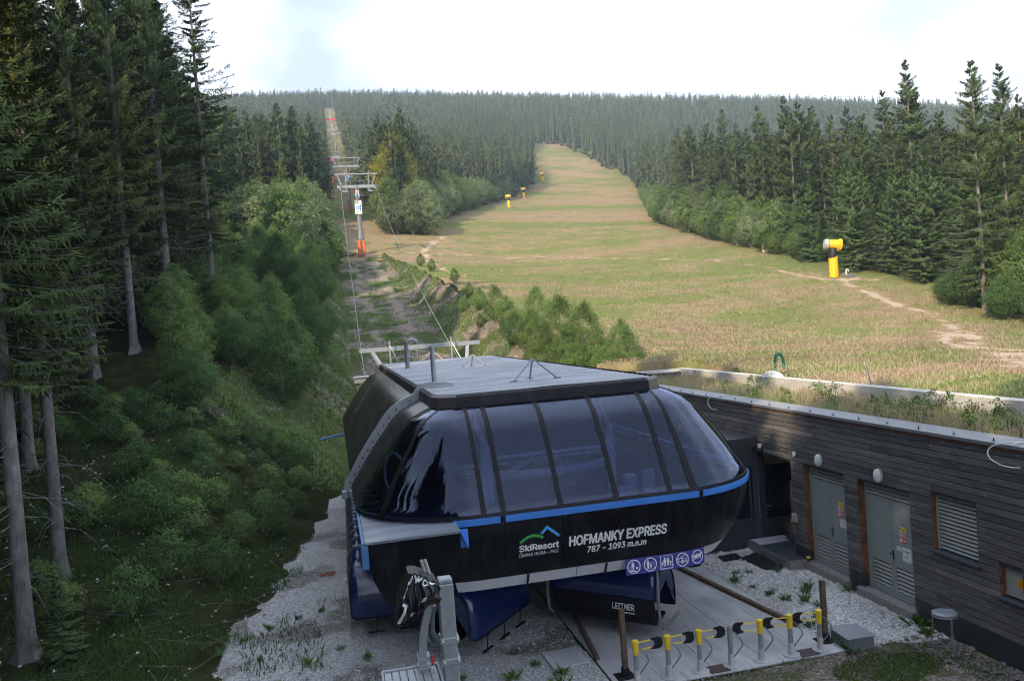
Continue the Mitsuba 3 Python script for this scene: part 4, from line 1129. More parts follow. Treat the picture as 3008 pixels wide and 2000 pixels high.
# fittings on the roof
part(st, 'mast', cat([tube([(3.02, 24.75, 6.7), (3.02, 24.75, 7.93)], 0.075, 12)]), 'm_galv', smooth=40)
part(st, 'vent_pipe', tube([(3.36, 37.3, 6.7), (3.36, 37.3, 7.75), (3.42, 37.3, 7.93), (3.58, 37.3, 8.02), (3.75, 37.3, 7.99), (3.87, 37.3, 7.88)], 0.10, 10), 'm_tube_grey', smooth=40)
for (x, y, s) in ((5.81, 23.1, 0.62), (5.74, 33.1, 0.50), (5.2, 42.6, 0.55)):
    t_ = numbered(st + '__tripod')
    top = np.array([x, y, 6.75 + s])
    for (dx_, dy_) in ((-0.68, -0.25), (0.66, -0.25), (-0.02, 0.42)):
        part(t_, 'leg', bar(top, (x + dx_ * s * 1.6, y + dy_, 6.75), 0.045, 0.045), 'm_galv')
        part(t_, 'shoe', box(x + dx_ * s * 1.6 - 0.11, x + dx_ * s * 1.6 + 0.11, y + dy_ - 0.05, y + dy_ + 0.05, 6.745, 6.765, 0.003), 'm_seal')
gan = numbered(st + '__gantry')
part(gan, 'beam', bar((1.45, 45.0, 7.5), (8.25, 45.0, 7.5), 0.22, 0.24), 'm_galv')
part(gan, 'strut', bar((2.15, 45.0, 7.38), (2.62, 44.0, 6.4), 0.2, 0.16), 'm_galv')
part(gan, 'strut', bar((7.56, 45.0, 7.38), (7.25, 44.0, 6.4), 0.2, 0.16), 'm_galv')
for x in (3.1, 6.55):
    part(gan, 'rod', cat([tube([(x, 44.5, 6.5), (x, 44.5, 7.95)], 0.05, 8), tube([(x + 0.45, 44.0, 6.6), (x, 44.5, 7.7)], 0.025, 6)]), 'm_galv')
part(gan, 'ladder', cat([bar((4.3, 46, 6.2), (4.3, 46, 7.9), 0.04, 0.04), bar((4.75, 46, 6.2), (4.75, 46, 7.9), 0.04, 0.04)] + [bar((4.3, 46, z), (4.75, 46, z), 0.03, 0.03) for z in (6.5, 6.9, 7.3, 7.75)]), 'm_galv')
part(st, 'rope_guard', cat([box(1.05, 1.78, 44.6, 45.6, 5.72, 6.05, 0.02), box(1.0, 1.85, 44.5, 45.7, 6.05, 6.09, 0.005), box(1.15, 1.25, 45, 45.1, 5.2, 5.72, 0.01)]), 'm_galv')

# ------------------------------------------------------------------ chairs with blue hoods
def hood_profile(n=16):
    # side view (forward, up): from the top of the backrest over the rider to the knees
    c = np.array([(-0.46, 0.62), (-0.50, 0.95), (-0.40, 1.34), (-0.08, 1.56), (0.30, 1.58), (0.66, 1.42), (0.90, 1.08), (0.98, 0.62), (0.93, 0.14)])
    t = np.linspace(0, len(c) - 1, n)
    return np.stack([PchipInterpolator(np.arange(len(c)), c[:, k])(t) for k in (0, 1)], 1)


def chair_parts():
    W2 = 1.32
    pr = hood_profile(22)
    xs_ = np.concatenate([-W2 + 0.22 * (1 - np.cos(np.linspace(0, np.pi / 2, 7)))[::1] * 0 + np.array([-0.0] * 7), []]) if False else None
    cen = np.array([0.2, 0.62])
    cols = []
    for a in np.linspace(0, np.pi / 2, 7)[:-1]:
        cols.append((-W2 - 0.0 + 0.30 * (1 - math.sin(a)) * 0 - 0.22 * math.cos(a) + 0.0, 0.80 + 0.20 * math.sin(a)))
    cols.append((-W2, 1.0))
    cols += [(x, 1.0) for x in np.linspace(-W2, W2, 7)[1:]]
    for a in np.linspace(np.pi / 2, 0, 7)[1:]:
        cols.append((W2 + 0.22 * math.cos(a), 0.80 + 0.20 * math.sin(a)))
    sub = pr[1:]
    P = np.array([[[x, cen[0] + (p[0] - cen[0]) * s, cen[1] + (p[1] - cen[1]) * s] for x, s in cols] for p in sub])
    hood = slab(P, np.array([0, -0.012, -0.012]))
    endc = []
    for sgn, col in ((-1, 0), (1, -1)):
        ringp = P[:, col]
        c = ringp.mean(0)
        endc.append((np.vstack([ringp, [c]]), np.array([[i, i + 1, len(ringp)] for i in range(len(ringp) - 1)])))
    hood = cat([hood] + endc)
    seal = cat([tube(P[-1], 0.028, 6), tube(P[:, 0] + [-0.01, 0, 0], 0.02, 6), tube(P[:, -1] + [0.01, 0, 0], 0.02, 6)])
    back = slab(np.array([[[x, -0.40 - 0.05 * math.cos(x * 1.0) + (0.10 if z < 0.2 else 0), z] for x in np.linspace(-W2 - 0.16, W2 + 0.16, 15)] for z in np.linspace(0.02, 0.70, 9)]), np.array([0, -0.05, 0]))
    seat = slab(np.array([[[x, y, 0.08 + 0.05 * (y > 0.35)] for x in np.linspace(-W2 - .1, W2 + .1, 5)] for y in (-0.36, 0.0, 0.4)]), np.array([0, 0, -0.07]))
    tubes = []
    for s in (-1, 1):
        x = s * (W2 + 0.30)
        tubes.append(tube([(x, 0.82, -0.02), (x, 0.1, -0.08), (x, -0.30, -0.05), (x, -0.46, 0.10), (x, -0.50, 0.6), (x, -0.46, 1.15), (x * 0.97, -0.30, 1.62), (x * 0.9, -0.1, 1.85)], 0.042, 8))
    rests = []
    for x in (-0.88, 0.0, 0.88):
        rests.append(cat([tube([(x, 0.86, 0.45), (x, 0.92, 0.1), (x, 0.88, -0.28)], 0.016, 6), bar((x - 0.24, 0.90, -0.28), (x + 0.24, 0.90, -0.28), 0.07, 0.03)]))
    hang = cat([tube([(-W2 - .1, -0.12, 1.9), (0, -0.12, 1.95), (W2 + .1, -0.12, 1.9)], 0.05, 8), tube([(0, -0.12, 1.95), (0, -0.12, 2.45)], 0.06, 8)])
    return dict(hood=(hood, 'm_hood_blue', 35), hood_seal=(seal, 'm_seal', 40), backrest=(back, 'm_chair_black', 30), seat=(seat, 'm_chair_black', False), frame=(tubes, 'm_tube_grey', 40), footrest=(rests, 'm_seal', False), hanger=(hang, 'm_tube_grey', 40))


CP = chair_parts()
CPLY = {}
for k, (m, b, sm) in CP.items():
    CPLY[k] = [mikit.ply(x, b, smooth=sm) for x in (m if isinstance(m, list) else [m])]


def chair(label, x, y, z, rz, group=None, text=False, tilt=0.0):
    c = thing('lift_chair', label, 'chair', group)
    M = T().translate([x, y, z]).rotate([0, 0, 1], rz).rotate([1, 0, 0], tilt)
    for k, ps_ in CPLY.items():
        for p in ps_:
            scene[numbered(c + '__' + k)] = {**p, 'to_world': M}
    if text:
        for s, h, u, w in (('LEITNER', 0.16, 0.60, 0.62), ('ropeways', 0.055, 0.51, 0.42)):
            m = letters(s, h, (-0.62 if h > .1 else -0.42, -0.512, u - 0.22), (1, 0, 0), (0, 0, 1), 0.003, True, w)
            m = (m[0] + [1.32, 0, 0] if False else m[0] + [0.95, 0, 0], m[1])
            sc = mikit.ply(m, 'm_white')
            scene[numbered(c + '__lettering')] = {**sc, 'to_world': M}
    return c


chair('hooded chair hanging over the pad with its black back and white lettering to the front', 6.75, 20.25, 0.48, -45.0, text=True)
chair('hooded chair turned sideways over the gravel left of the pad, footrests below it', 3.25, 21.35, 0.42, -132.0)
chair('foremost hooded chair of the row parked under the left side of the station', 1.55, 23.35, 0.42, 177.0)
for i in range(11):
    chair('blue hooded chair queued behind the foremost one along the left side', 1.62 + 0.01 * i, 24.55 + 1.12 * i, 0.42, 180.0, 'chairs parked in a row along the left side of the station')

# ------------------------------------------------------------------ lift towers and ropes
def axis_x(y):
    return 6.1 + (y - 137) * 0.0125


TOWERS = [(137.5, 'lift tower nearest the station, orange padding and white notice board on its pole', 2), (206.5, 'second lift tower from the station, one orange pad at its foot', 1), (332, 'third lift tower, its pole showing left of the second tower', 1),
          (436, 'fourth lift tower up the lane', 0), (560, 'fifth lift tower up the lane', 0), (650, 'sixth lift tower near the top of the lane', 0), (745, 'topmost lift tower at the head of the lane', 0)]
GH = 12.0
ropeL, ropeR = [(1.65, 45.2, 6.0)], [(6.95, 44.6, 6.55)]
for ti, (ty, lab, det) in enumerate(TOWERS):
    tx = axis_x(ty) + (0 if ti != 2 else -3.0)
    tz = float(terrain(tx, ty))
    tw = thing('lift_tower', lab, 'lift tower')
    hh = GH if ti < 2 else 11.0
    n = 20 if ti < 2 else 8
    part(tw, 'pole', tube([(tx, ty, tz - 0.5), (tx, ty, tz + 2.75), (tx, ty, tz + 2.76), (tx, ty, tz + 4.2), (tx, ty, tz + 4.25), (tx, ty, tz + hh)], [0.52, 0.52, 0.5, 0.42, 0.40, 0.33], n), 'm_tube_grey', smooth=40)
    part(tw, 'crossarm', cat([box(tx - 3.3, tx + 3.3, ty - 0.28, ty + 0.28, tz + hh - 0.55, tz + hh - 0.05, 0.03)]), 'm_galv')
    if ti < 4:
        part(tw, 'collar', tube([(tx, ty, tz + 2.66), (tx, ty, tz + 2.9)], 0.62, n), 'm_tube_grey')
        part(tw, 'maintenance_frame', cat([box(tx - 3.6, tx + 3.6, ty - 0.1, ty + 0.1, tz + hh + 1.75, tz + hh + 1.95, 0.02)] + [bar((tx + s * 2.5, ty, tz + hh - 0.1), (tx + s * 3.2, ty, tz + hh + 1.8), 0.16, 0.14) for s in (-1, 1)] + [bar((tx + s * 1.1, ty - 0.2, tz + hh - 0.1), (tx + s * 1.1, ty - 0.2, tz + hh + 0.75), 0.04, 0.04) for s in (-1, 1)] + [bar((tx - 2.2, ty - 0.2, tz + hh + 0.72), (tx + 2.2, ty - 0.2, tz + hh + 0.72), 0.04, 0.04)]), 'm_galv')
    for s in (-1, 1):
        sx = tx + s * 2.88
        sa = numbered(tw + '__sheave_train')
        dzy = 0.21
        if ti < 3:
            part(sa, 'beam', slab(np.array([[[sx - 0.1, ty + t, tz + hh - 0.35 + dzy * t], [sx - 0.1, ty + t, tz + hh - 0.62 + dzy * t]] for t in (-2.4, 2.4)]), np.array([0.2, 0, 0])), 'm_galv')
            for t in np.linspace(-2.2, 2.2, 8):
                part(sa, 'sheave', tube([(sx + 0.12, ty + t, tz + hh - 0.05 + dzy * t), (sx + 0.24, ty + t, tz + hh - 0.05 + dzy * t)], 0.25, 12), 'm_frame_dark')
            part(sa, 'catwalk', cat([slab(np.array([[[sx - s * 0.35, ty + t, tz + hh - 1.0 + dzy * t], [sx - s * 1.0, ty + t, tz + hh - 1.0 + dzy * t]] for t in (-2.5, 2.5)]), np.array([0, 0, -0.06]))] + [bar((sx - s * 1.0, ty + t, tz + hh - 1.0 + dzy * t), (sx - s * 1.0, ty + t, tz + hh + 0.1 + dzy * t), 0.05, 0.05) for t in (-2.4, 0, 2.4)] + [bar((sx - s * 1.0, ty - 2.4, tz + hh + 0.1 - dzy * 2.4), (sx - s * 1.0, ty + 2.4, tz + hh + 0.1 + dzy * 2.4), 0.05, 0.05)]), 'm_galv')
            part(sa, 'rope_catcher', bar((sx - s * 1.05, ty - 2.5, tz + hh - 1.6), (sx - s * 0.95, ty - 2.5, tz + hh + 1.9), 0.10, 0.10), 'm_galv')
        else:
            part(sa, 'beam', box(sx - 0.3, sx + 0.3, ty - 2.2, ty + 2.2, tz + hh - 0.5, tz + hh - 0.1, 0.02), 'm_galv')
    (ropeL if True else 0).append((tx - 2.75, ty, tz + hh + 0.2))
    ropeR.append((tx + 3.05, ty, tz + hh + 0.2))
    pads = {2: ((-0.36, 0.52), (0.40, 0.42)), 1: ((-0.30, 0.46),), 0: ()}[det]
    for dx_, w_ in pads:
        part(tw, 'pad', box(tx + dx_ - w_ / 2, tx + dx_ + w_ / 2, ty - 0.80, ty - 0.40, tz + 0.0, tz + 2.55, 0.08), 'm_orange')
    if det == 2:
        part(tw, 'sign', box(tx - 0.62, tx + 0.54, ty - 0.47, ty - 0.43, tz + 7.0, tz + 9.3, 0.01), 'm_white')
        part(tw, 'sign_print', cat([box(tx - 0.50, tx + 0.42, ty - 0.474, ty - 0.471, tz + 7.75, tz + 8.4, 0)]), 'm_sky_print')
        part(tw, 'sign_print', cat([box(tx + 0.25, tx + 0.34, ty - 0.478, ty - 0.475, tz + 7.4, tz + 8.7, 0)] + [box(tx - 0.5, tx - 0.1, ty - 0.478, ty - 0.475, tz + 7.2 + 0.1 * k, tz + 7.23 + 0.1 * k, 0) for k in range(3)]), 'm_sign_blue')
        part(tw, 'sign', box(tx - 0.34, tx + 0.26, ty - 0.44, ty - 0.40, tz + 9.95, tz + 11.05, 0.01), 'm_white')
        part(tw, 'prohibition_mark', extrude(Point(0, 0).buffer(0.25).difference(Point(0, 0).buffer(0.18)).union(LineString([(-0.15, 0.15), (0.15, -0.15)]).buffer(0.03)), 0.004, (tx - 0.04, ty - 0.441, tz + 10.75), (1, 0, 0), (0, 0, 1)), 'm_sign_red')
        part(tw, 'mandatory_mark', extrude(Point(0, 0).buffer(0.25), 0.004, (tx - 0.04, ty - 0.441, tz + 10.22), (1, 0, 0), (0, 0, 1)), 'm_cyan_logo')
    if ti == 1:
        part(tw, 'sign', box(tx - 0.5, tx + 0.5, ty - 0.42, ty - 0.38, tz + 8.2, tz + 9.4, 0.01), 'm_sky_print')
    if ti == 2:
        part(tw, 'sign', box(tx - 0.6, tx + 0.6, ty - 0.46, ty - 0.42, tz + 8.6, tz + 10.2, 0.01), 'm_pink')
        part(tw, 'pad', box(tx - 0.7, tx + 0.3, ty - 0.9, ty - 0.5, tz, tz + 2.6, 0.08), 'm_orange')


def hang_rope(pts, sag=0.012):
    out = []
    for a, b in zip(pts[:-1], pts[1:]):
        a, b = np.array(a), np.array(b)
        L = np.linalg.norm(b - a)
        for t in np.linspace(0, 1, 13)[:-1]:
            p = a + (b - a) * t
            p[2] -= sag * L * 4 * t * (1 - t) * (1.3 if L < 100 else 1.0)
            out.append(p)
    return out + [np.array(pts[-1])]


single('haul_rope', 'steel rope running up the left side of the lift towers', 'rope', tube(hang_rope(ropeL), 0.021, 6), 'm_cable')
single('haul_rope', 'steel rope running up the right side of the lift towers', 'rope', tube(hang_rope(ropeR), 0.021, 6), 'm_cable')
bx, by = axis_x(735), 735.0
bz_ = float(terrain(bx, by))
single('red_barrier', 'red barrier across the lane near the topmost towers', 'barrier', cat([box(bx - 5, bx + 4.5, by - 12, by - 11.6, bz_ - 2.0, bz_ - 0.6, 0.05)] + [box(bx + k, bx + k + .3, by - 11.6, by - 11.3, bz_ - 4, bz_ - 0.3, 0.02) for k in (-5, -1.5, 1.5, 4.2)]), 'm_red')

# ------------------------------------------------------------------ snow guns on the slope
def snow_gun(x, y, rz, label, s=1.0, fine=True):
    z = float(rough_terrain(x, y)) - 0.1
    g = thing('snow_gun', label, 'snow gun')
    n = 24 if fine else 12

    def W(m):
        return move(m, (x, y, z), rz, s)
    part(g, 'pad', W(tube([(0, 0, 0.0), (0, 0, 0.05), (0, 0, 2.45), (0, 0, 2.6)], [0.44, 0.47, 0.47, 0.40], n)), 'm_pad_yellow', smooth=40)
    sk = np.array([[[0.50 * math.cos(a), 0.50 * math.sin(a), zz + 0.32 * (max(0, math.cos(a)) if zz < 2.7 else 0)] for a in np.linspace(0, 2 * math.pi, n + 1)] for zz in (2.15, 2.7, 3.0, 3.2)])
    sk[2:, :, :2] *= 0.9
    part(g, 'skirt', W(grid(sk)), 'm_cover_black', smooth=True)
    # barrel along -x (to the valley), slightly raised
    ang = 0.12
    d = np.array([-math.cos(ang), 0, math.sin(ang)])
    c = np.array([0.15, 0, 3.62])
    part(g, 'barrel', W(tube([c - d * 0.55, c - d * 0.5, c + d * 0.45, c + d * 0.5], [0.50, 0.55, 0.50, 0.46], n)), 'm_gun_yellow', smooth=40)
    for k in range(6):
        a = k * math.pi / 3 + 0.3
        o = np.array([0, math.cos(a) * 0.53, math.sin(a) * 0.53])
        part(g, 'rib', W(bar(c - d * 0.4 + o, c + d * 0.42 + o * 0.96, 0.07, 0.05)), 'm_gun_yellow')
    part(g, 'nozzle_ring', W(tube([c + d * 0.46, c + d * 0.62, c + d * 1.0, c + d * 1.05, c + d * 1.0, c + d * 0.8], [0.47, 0.60, 0.52, 0.44, 0.38, 0.36], n)), 'm_louvre_grey', smooth=40)
    part(g, 'fan', W(cat([tube([c + d * 0.8, c + d * 0.82], 0.36, n)] + [bar(c + d * 0.88, c + d * 0.88 + np.array([0, math.cos(a), math.sin(a)]) * 0.38, 0.03, 0.03) for a in np.arange(8) * math.pi / 4])), 'm_black_matt')
    part(g, 'intake', W(tube([c - d * 0.55, c - d * 0.6, c - d * 0.78, c - d * 0.80], [0.55, 0.68, 0.66, 0.40], n)), 'm_gun_yellow', smooth=40)
    part(g, 'flap', W(slab(np.array([[[0.62 - 0.02 * i, yy, 3.9 - 0.26 * i] for yy in (-0.34 + .05 * i, 0, 0.34 - .05 * i)] for i in range(5)]), np.array([-0.1, 0, 0]))), 'm_gun_yellow')
    part(g, 'neck', W(tube([(0, 0, 2.6), (0, 0, 3.3)], 0.2, 12)), 'm_tube_grey')
    return z


snow_gun(54.4, 77.6, -0.35, 'yellow snow gun by the forest edge on the right, nearest to the building')
snow_gun(66.4, 282.5, math.pi - 0.2, 'yellow snow gun at the edge of the wood, lowest of the far three', 1.12, False)
snow_gun(82.6, 323.4, math.pi - 0.2, 'yellow snow gun at the edge of the wood, middle of the far three', 1.08, False)
snow_gun(113.5, 402.0, math.pi - 0.2, 'yellow snow gun at the edge of the wood, topmost of the far three', 1.08, False)
z = float(rough_terrain(55.8, 77.0))
hb = thing('hydrant_box', 'grey metal box with a white pipe bend beside the near snow gun', 'hydrant')
part(hb, 'case', box(55.3, 56.4, 76.6, 77.4, z - 0.1, z + 0.25, 0.02), 'm_tube_grey')
part(hb, 'pipe', tube([(55.5, 77, z + 0.2), (55.5, 77, z + 0.7), (55.6, 77, z + 0.85), (55.75, 77, z + 0.8), (55.8, 77, z + 0.6)], 0.07, 8), 'm_white')
z = float(rough_terrain(64.5, 108.5))
single('marker_post', 'pale cream marker post standing before the bushes at the slope edge', 'post', cat([box(64.2, 64.8, 108.2, 108.8, z - 0.2, z + 1.5, 0.05), box(64.15, 64.85, 108.15, 108.85, z + 1.5, z + 1.75, 0.05)]), 'm_cream')

# ------------------------------------------------------------------ the covered snow lance close to the camera
lt = thing('snow_lance', 'grey snow lance mast close by, its head wrapped in a torn black cover', 'snow lance')
px, py = 1.21, 10.42
v, f = box(-0.1, 0.1, -0.1, 0.1, -0.3, 5.14, 0.012)
part(lt, 'mast', (v + np.array([px, py, 0]), f), 'm_galv')
part(lt, 'mast_cap', (box(-0.093, 0.093, -0.093, 0.093, 5.141, 5.205, 0.03)[0] + np.array([px, py, 0]), _BF), 'm_galv')
for zc in (4.40, 4.12):
    cl = part(lt, 'clamp', (box(-0.125, 0.125, -0.125, 0.125, zc - 0.04, zc + 0.04, 0.008)[0] + np.array([px, py, 0]), _BF), 'm_galv')
    for s in (-0.09, 0.1):
        part(cl, 'bolt', ball((px + s, py - 0.128, zc + 0.01), 0.014, 1), 'm_white')
part(lt, 'arm', slab(np.array([[[x - 0.05, 10.46, z], [x + 0.05, 10.46, z]] for x, z in ((0.86, 3.2), (0.86, 3.9), (0.855, 4.2), (0.88, 4.45), (0.94, 4.68), (1.0, 4.86))]), np.array([0, 0.1, 0])), 'm_galv', smooth=30)
for zc in (4.16, 4.02):
    part(lt, 'arm_clamp', box(0.78, 0.95, 10.42, 10.6, zc - 0.035, zc + 0.035, 0.006), 'm_galv')
part(lt, 'hose', tube([(1.13, 10.62, 4.05), (1.10, 10.62, 4.25), (1.02, 10.6, 4.45), (1.03, 10.6, 4.62), (1.06, 10.58, 4.8)], 0.032, 8), 'm_tube_grey', smooth=40)
part(lt, 'pin', tube([(0.72, 10.4, 4.88), (1.12, 10.4, 4.90)], 0.022, 8), 'm_rust')
part(lt, 'lever', cat([box(0.96, 0.99, 10.4, 10.44, 4.08, 4.2, 0.006), tube([(0.80 + 0.035 * math.cos(a), 10.40, 3.94 + 0.035 * math.sin(a)) for a in np.linspace(0, 6.3, 14)], 0.012, 6)]), 'm_red')
part(lt, 'tube_end', cat([bar((0.98, 10.6, 5.25), (0.94, 10.62, 5.42), 0.035, 0.035), bar((1.04, 10.6, 5.22), (0.99, 10.62, 5.42), 0.035, 0.035)]), 'm_louvre_grey')
# the cover: a creased sheet over the head
top = [(0.74, 5.335), (0.80, 5.335), (0.90, 5.30), (1.00, 5.25), (1.12, 5.18)]
bot = [(0.52, 4.72), (0.66, 4.76), (0.78, 4.80), (0.92, 4.90), (1.12, 4.98)]
ns, nt = 26, 22
P = np.zeros((ns, nt, 3))
for i in range(ns):
    s = i / (ns - 1)
    a = np.array([np.interp(s * 4, range(5), [q[k] for q in top]) for k in (0, 1)])
    b = np.array([np.interp(s * 4, range(5), [q[k] for q in bot]) for k in (0, 1)])
    for j in range(nt):
        t = j / (nt - 1)
        q = a + (b - a) * t
        crease = 0.07 * math.sin(s * 14 + t * 2.0) * t + 0.03 * math.sin(s * 31 - t * 6)
        P[i, j] = (q[0] + 0.015 * math.sin(t * 9 + s * 5), 10.36 - 0.14 * math.sin(t * 2.2) + crease, q[1])
back = P.copy()
back[..., 1] = 10.72 - (P[..., 1] - 10.36) * 0.8
loop = np.concatenate([P, back[:, ::-1]], 1)
part(lt, 'cover', grid(np.concatenate([loop, loop[:, :1]], 1)), 'm_cover_black', smooth=40)
capm = grid(np.stack([P[0], back[0]], 0))
part(lt, 'cover_end', capm, 'm_cover_black')


def on_cover(poly, lift=0.008):
    """A flat shape in (s, t) of the cover laid onto its front."""
    v, f = tm(trimesh.creation.extrude_polygon(poly.segmentize(0.02), 0.002, engine='triangle') if False else trimesh.creation.extrude_polygon(poly, 0.002, engine='earcut'))
    t_ = trimesh.Trimesh(v, f, process=False)
    v, f = trimesh.remesh.subdivide_to_size(v, f, 0.05)
    s, t = np.clip(v[:, 0], 0, 1) * (ns - 1), np.clip(v[:, 1], 0, 1) * (nt - 1)
    i, j = np.clip(s.astype(int), 0, ns - 2), np.clip(t.astype(int), 0, nt - 2)
    u, w = (s - i)[:, None], (t - j)[:, None]
    q = P[i, j] * (1 - u) * (1 - w) + P[i + 1, j] * u * (1 - w) + P[i, j + 1] * (1 - u) * w + P[i + 1, j + 1] * u * w
    q[:, 1] -= lift + v[:, 2]
    return q, f


marks = [LineString([(0.06, 0.96), (0.09, 0.78), (0.16, 0.62), (0.08, 0.58)]).buffer(0.03), LineString([(0.06, 0.42), (0.08, 0.28)]).buffer(0.035), LineString([(0.04, 0.18), (0.10, 0.20), (0.16, 0.06)]).buffer(0.03),
         LineString([(0.3, 0.05), (0.36, 0.14), (0.42, 0.06), (0.48, 0.15), (0.54, 0.06)]).buffer(0.025), Point(0.68, 0.16).buffer(0.085).difference(Point(0.68, 0.16).buffer(0.05)), LineString([(0.8, 0.1), (0.86, 0.16), (0.93, 0.12)]).buffer(0.022), Polygon([(0.60, 0.55), (0.67, 0.50), (0.66, 0.62), (0.58, 0.68)]), Polygon([(0.40, 0.93), (0.50, 0.86), (0.46, 1.0), (0.42, 1.0)])]
for m_ in marks:
    part(lt, 'cover_lettering', on_cover(m_), 'm_white')
pf = thing('lance_platform', 'slatted grey metal platform at the foot of the snow lance arm', 'platform')
part(pf, 'frame', cat([box(0.30, 1.06, 10.52, 10.56, 3.98, 4.05, 0.004), box(0.30, 0.33, 9.9, 10.52, 3.98, 4.05, 0.004), box(1.03, 1.06, 9.9, 10.52, 3.98, 4.05, 0.004)]), 'm_galv')
for k in range(7):
    part(pf, 'slat', box(0.34 + 0.098 * k, 0.34 + 0.098 * k + 0.088, 9.9, 10.515, 4.0, 4.03, 0.004), 'm_galv')
part(pf, 'bracket', cat([bar((0.6, 10.3, 3.98), (1.11, 10.35, 3.5), 0.06, 0.06), bar((1.0, 10.3, 3.98), (1.11, 10.35, 3.6), 0.06, 0.06)]), 'm_galv')

# ------------------------------------------------------------------ vegetation
def diamonds(B, D, L, Wd, N):
    """Leaf-shaped quads: from B along unit D, length L, width Wd, lying across N."""
    S = np.cross(D, N)
    S /= np.linalg.norm(S, axis=-1, keepdims=True) + 1e-9
    m = B + D * (L * 0.42)[:, None]
    v = np.stack([B, m + S * (Wd / 2)[:, None], B + D * L[:, None], m - S * (Wd / 2)[:, None]], 1)
    n = len(B)
    f = (np.array([[0, 1, 2], [0, 2, 3]])[None] + 4 * np.arange(n)[:, None, None]).reshape(-1, 3)
    return v.reshape(-1, 3), f


def unit(a):
    return a / (np.linalg.norm(a, axis=-1, keepdims=True) + 1e-9)


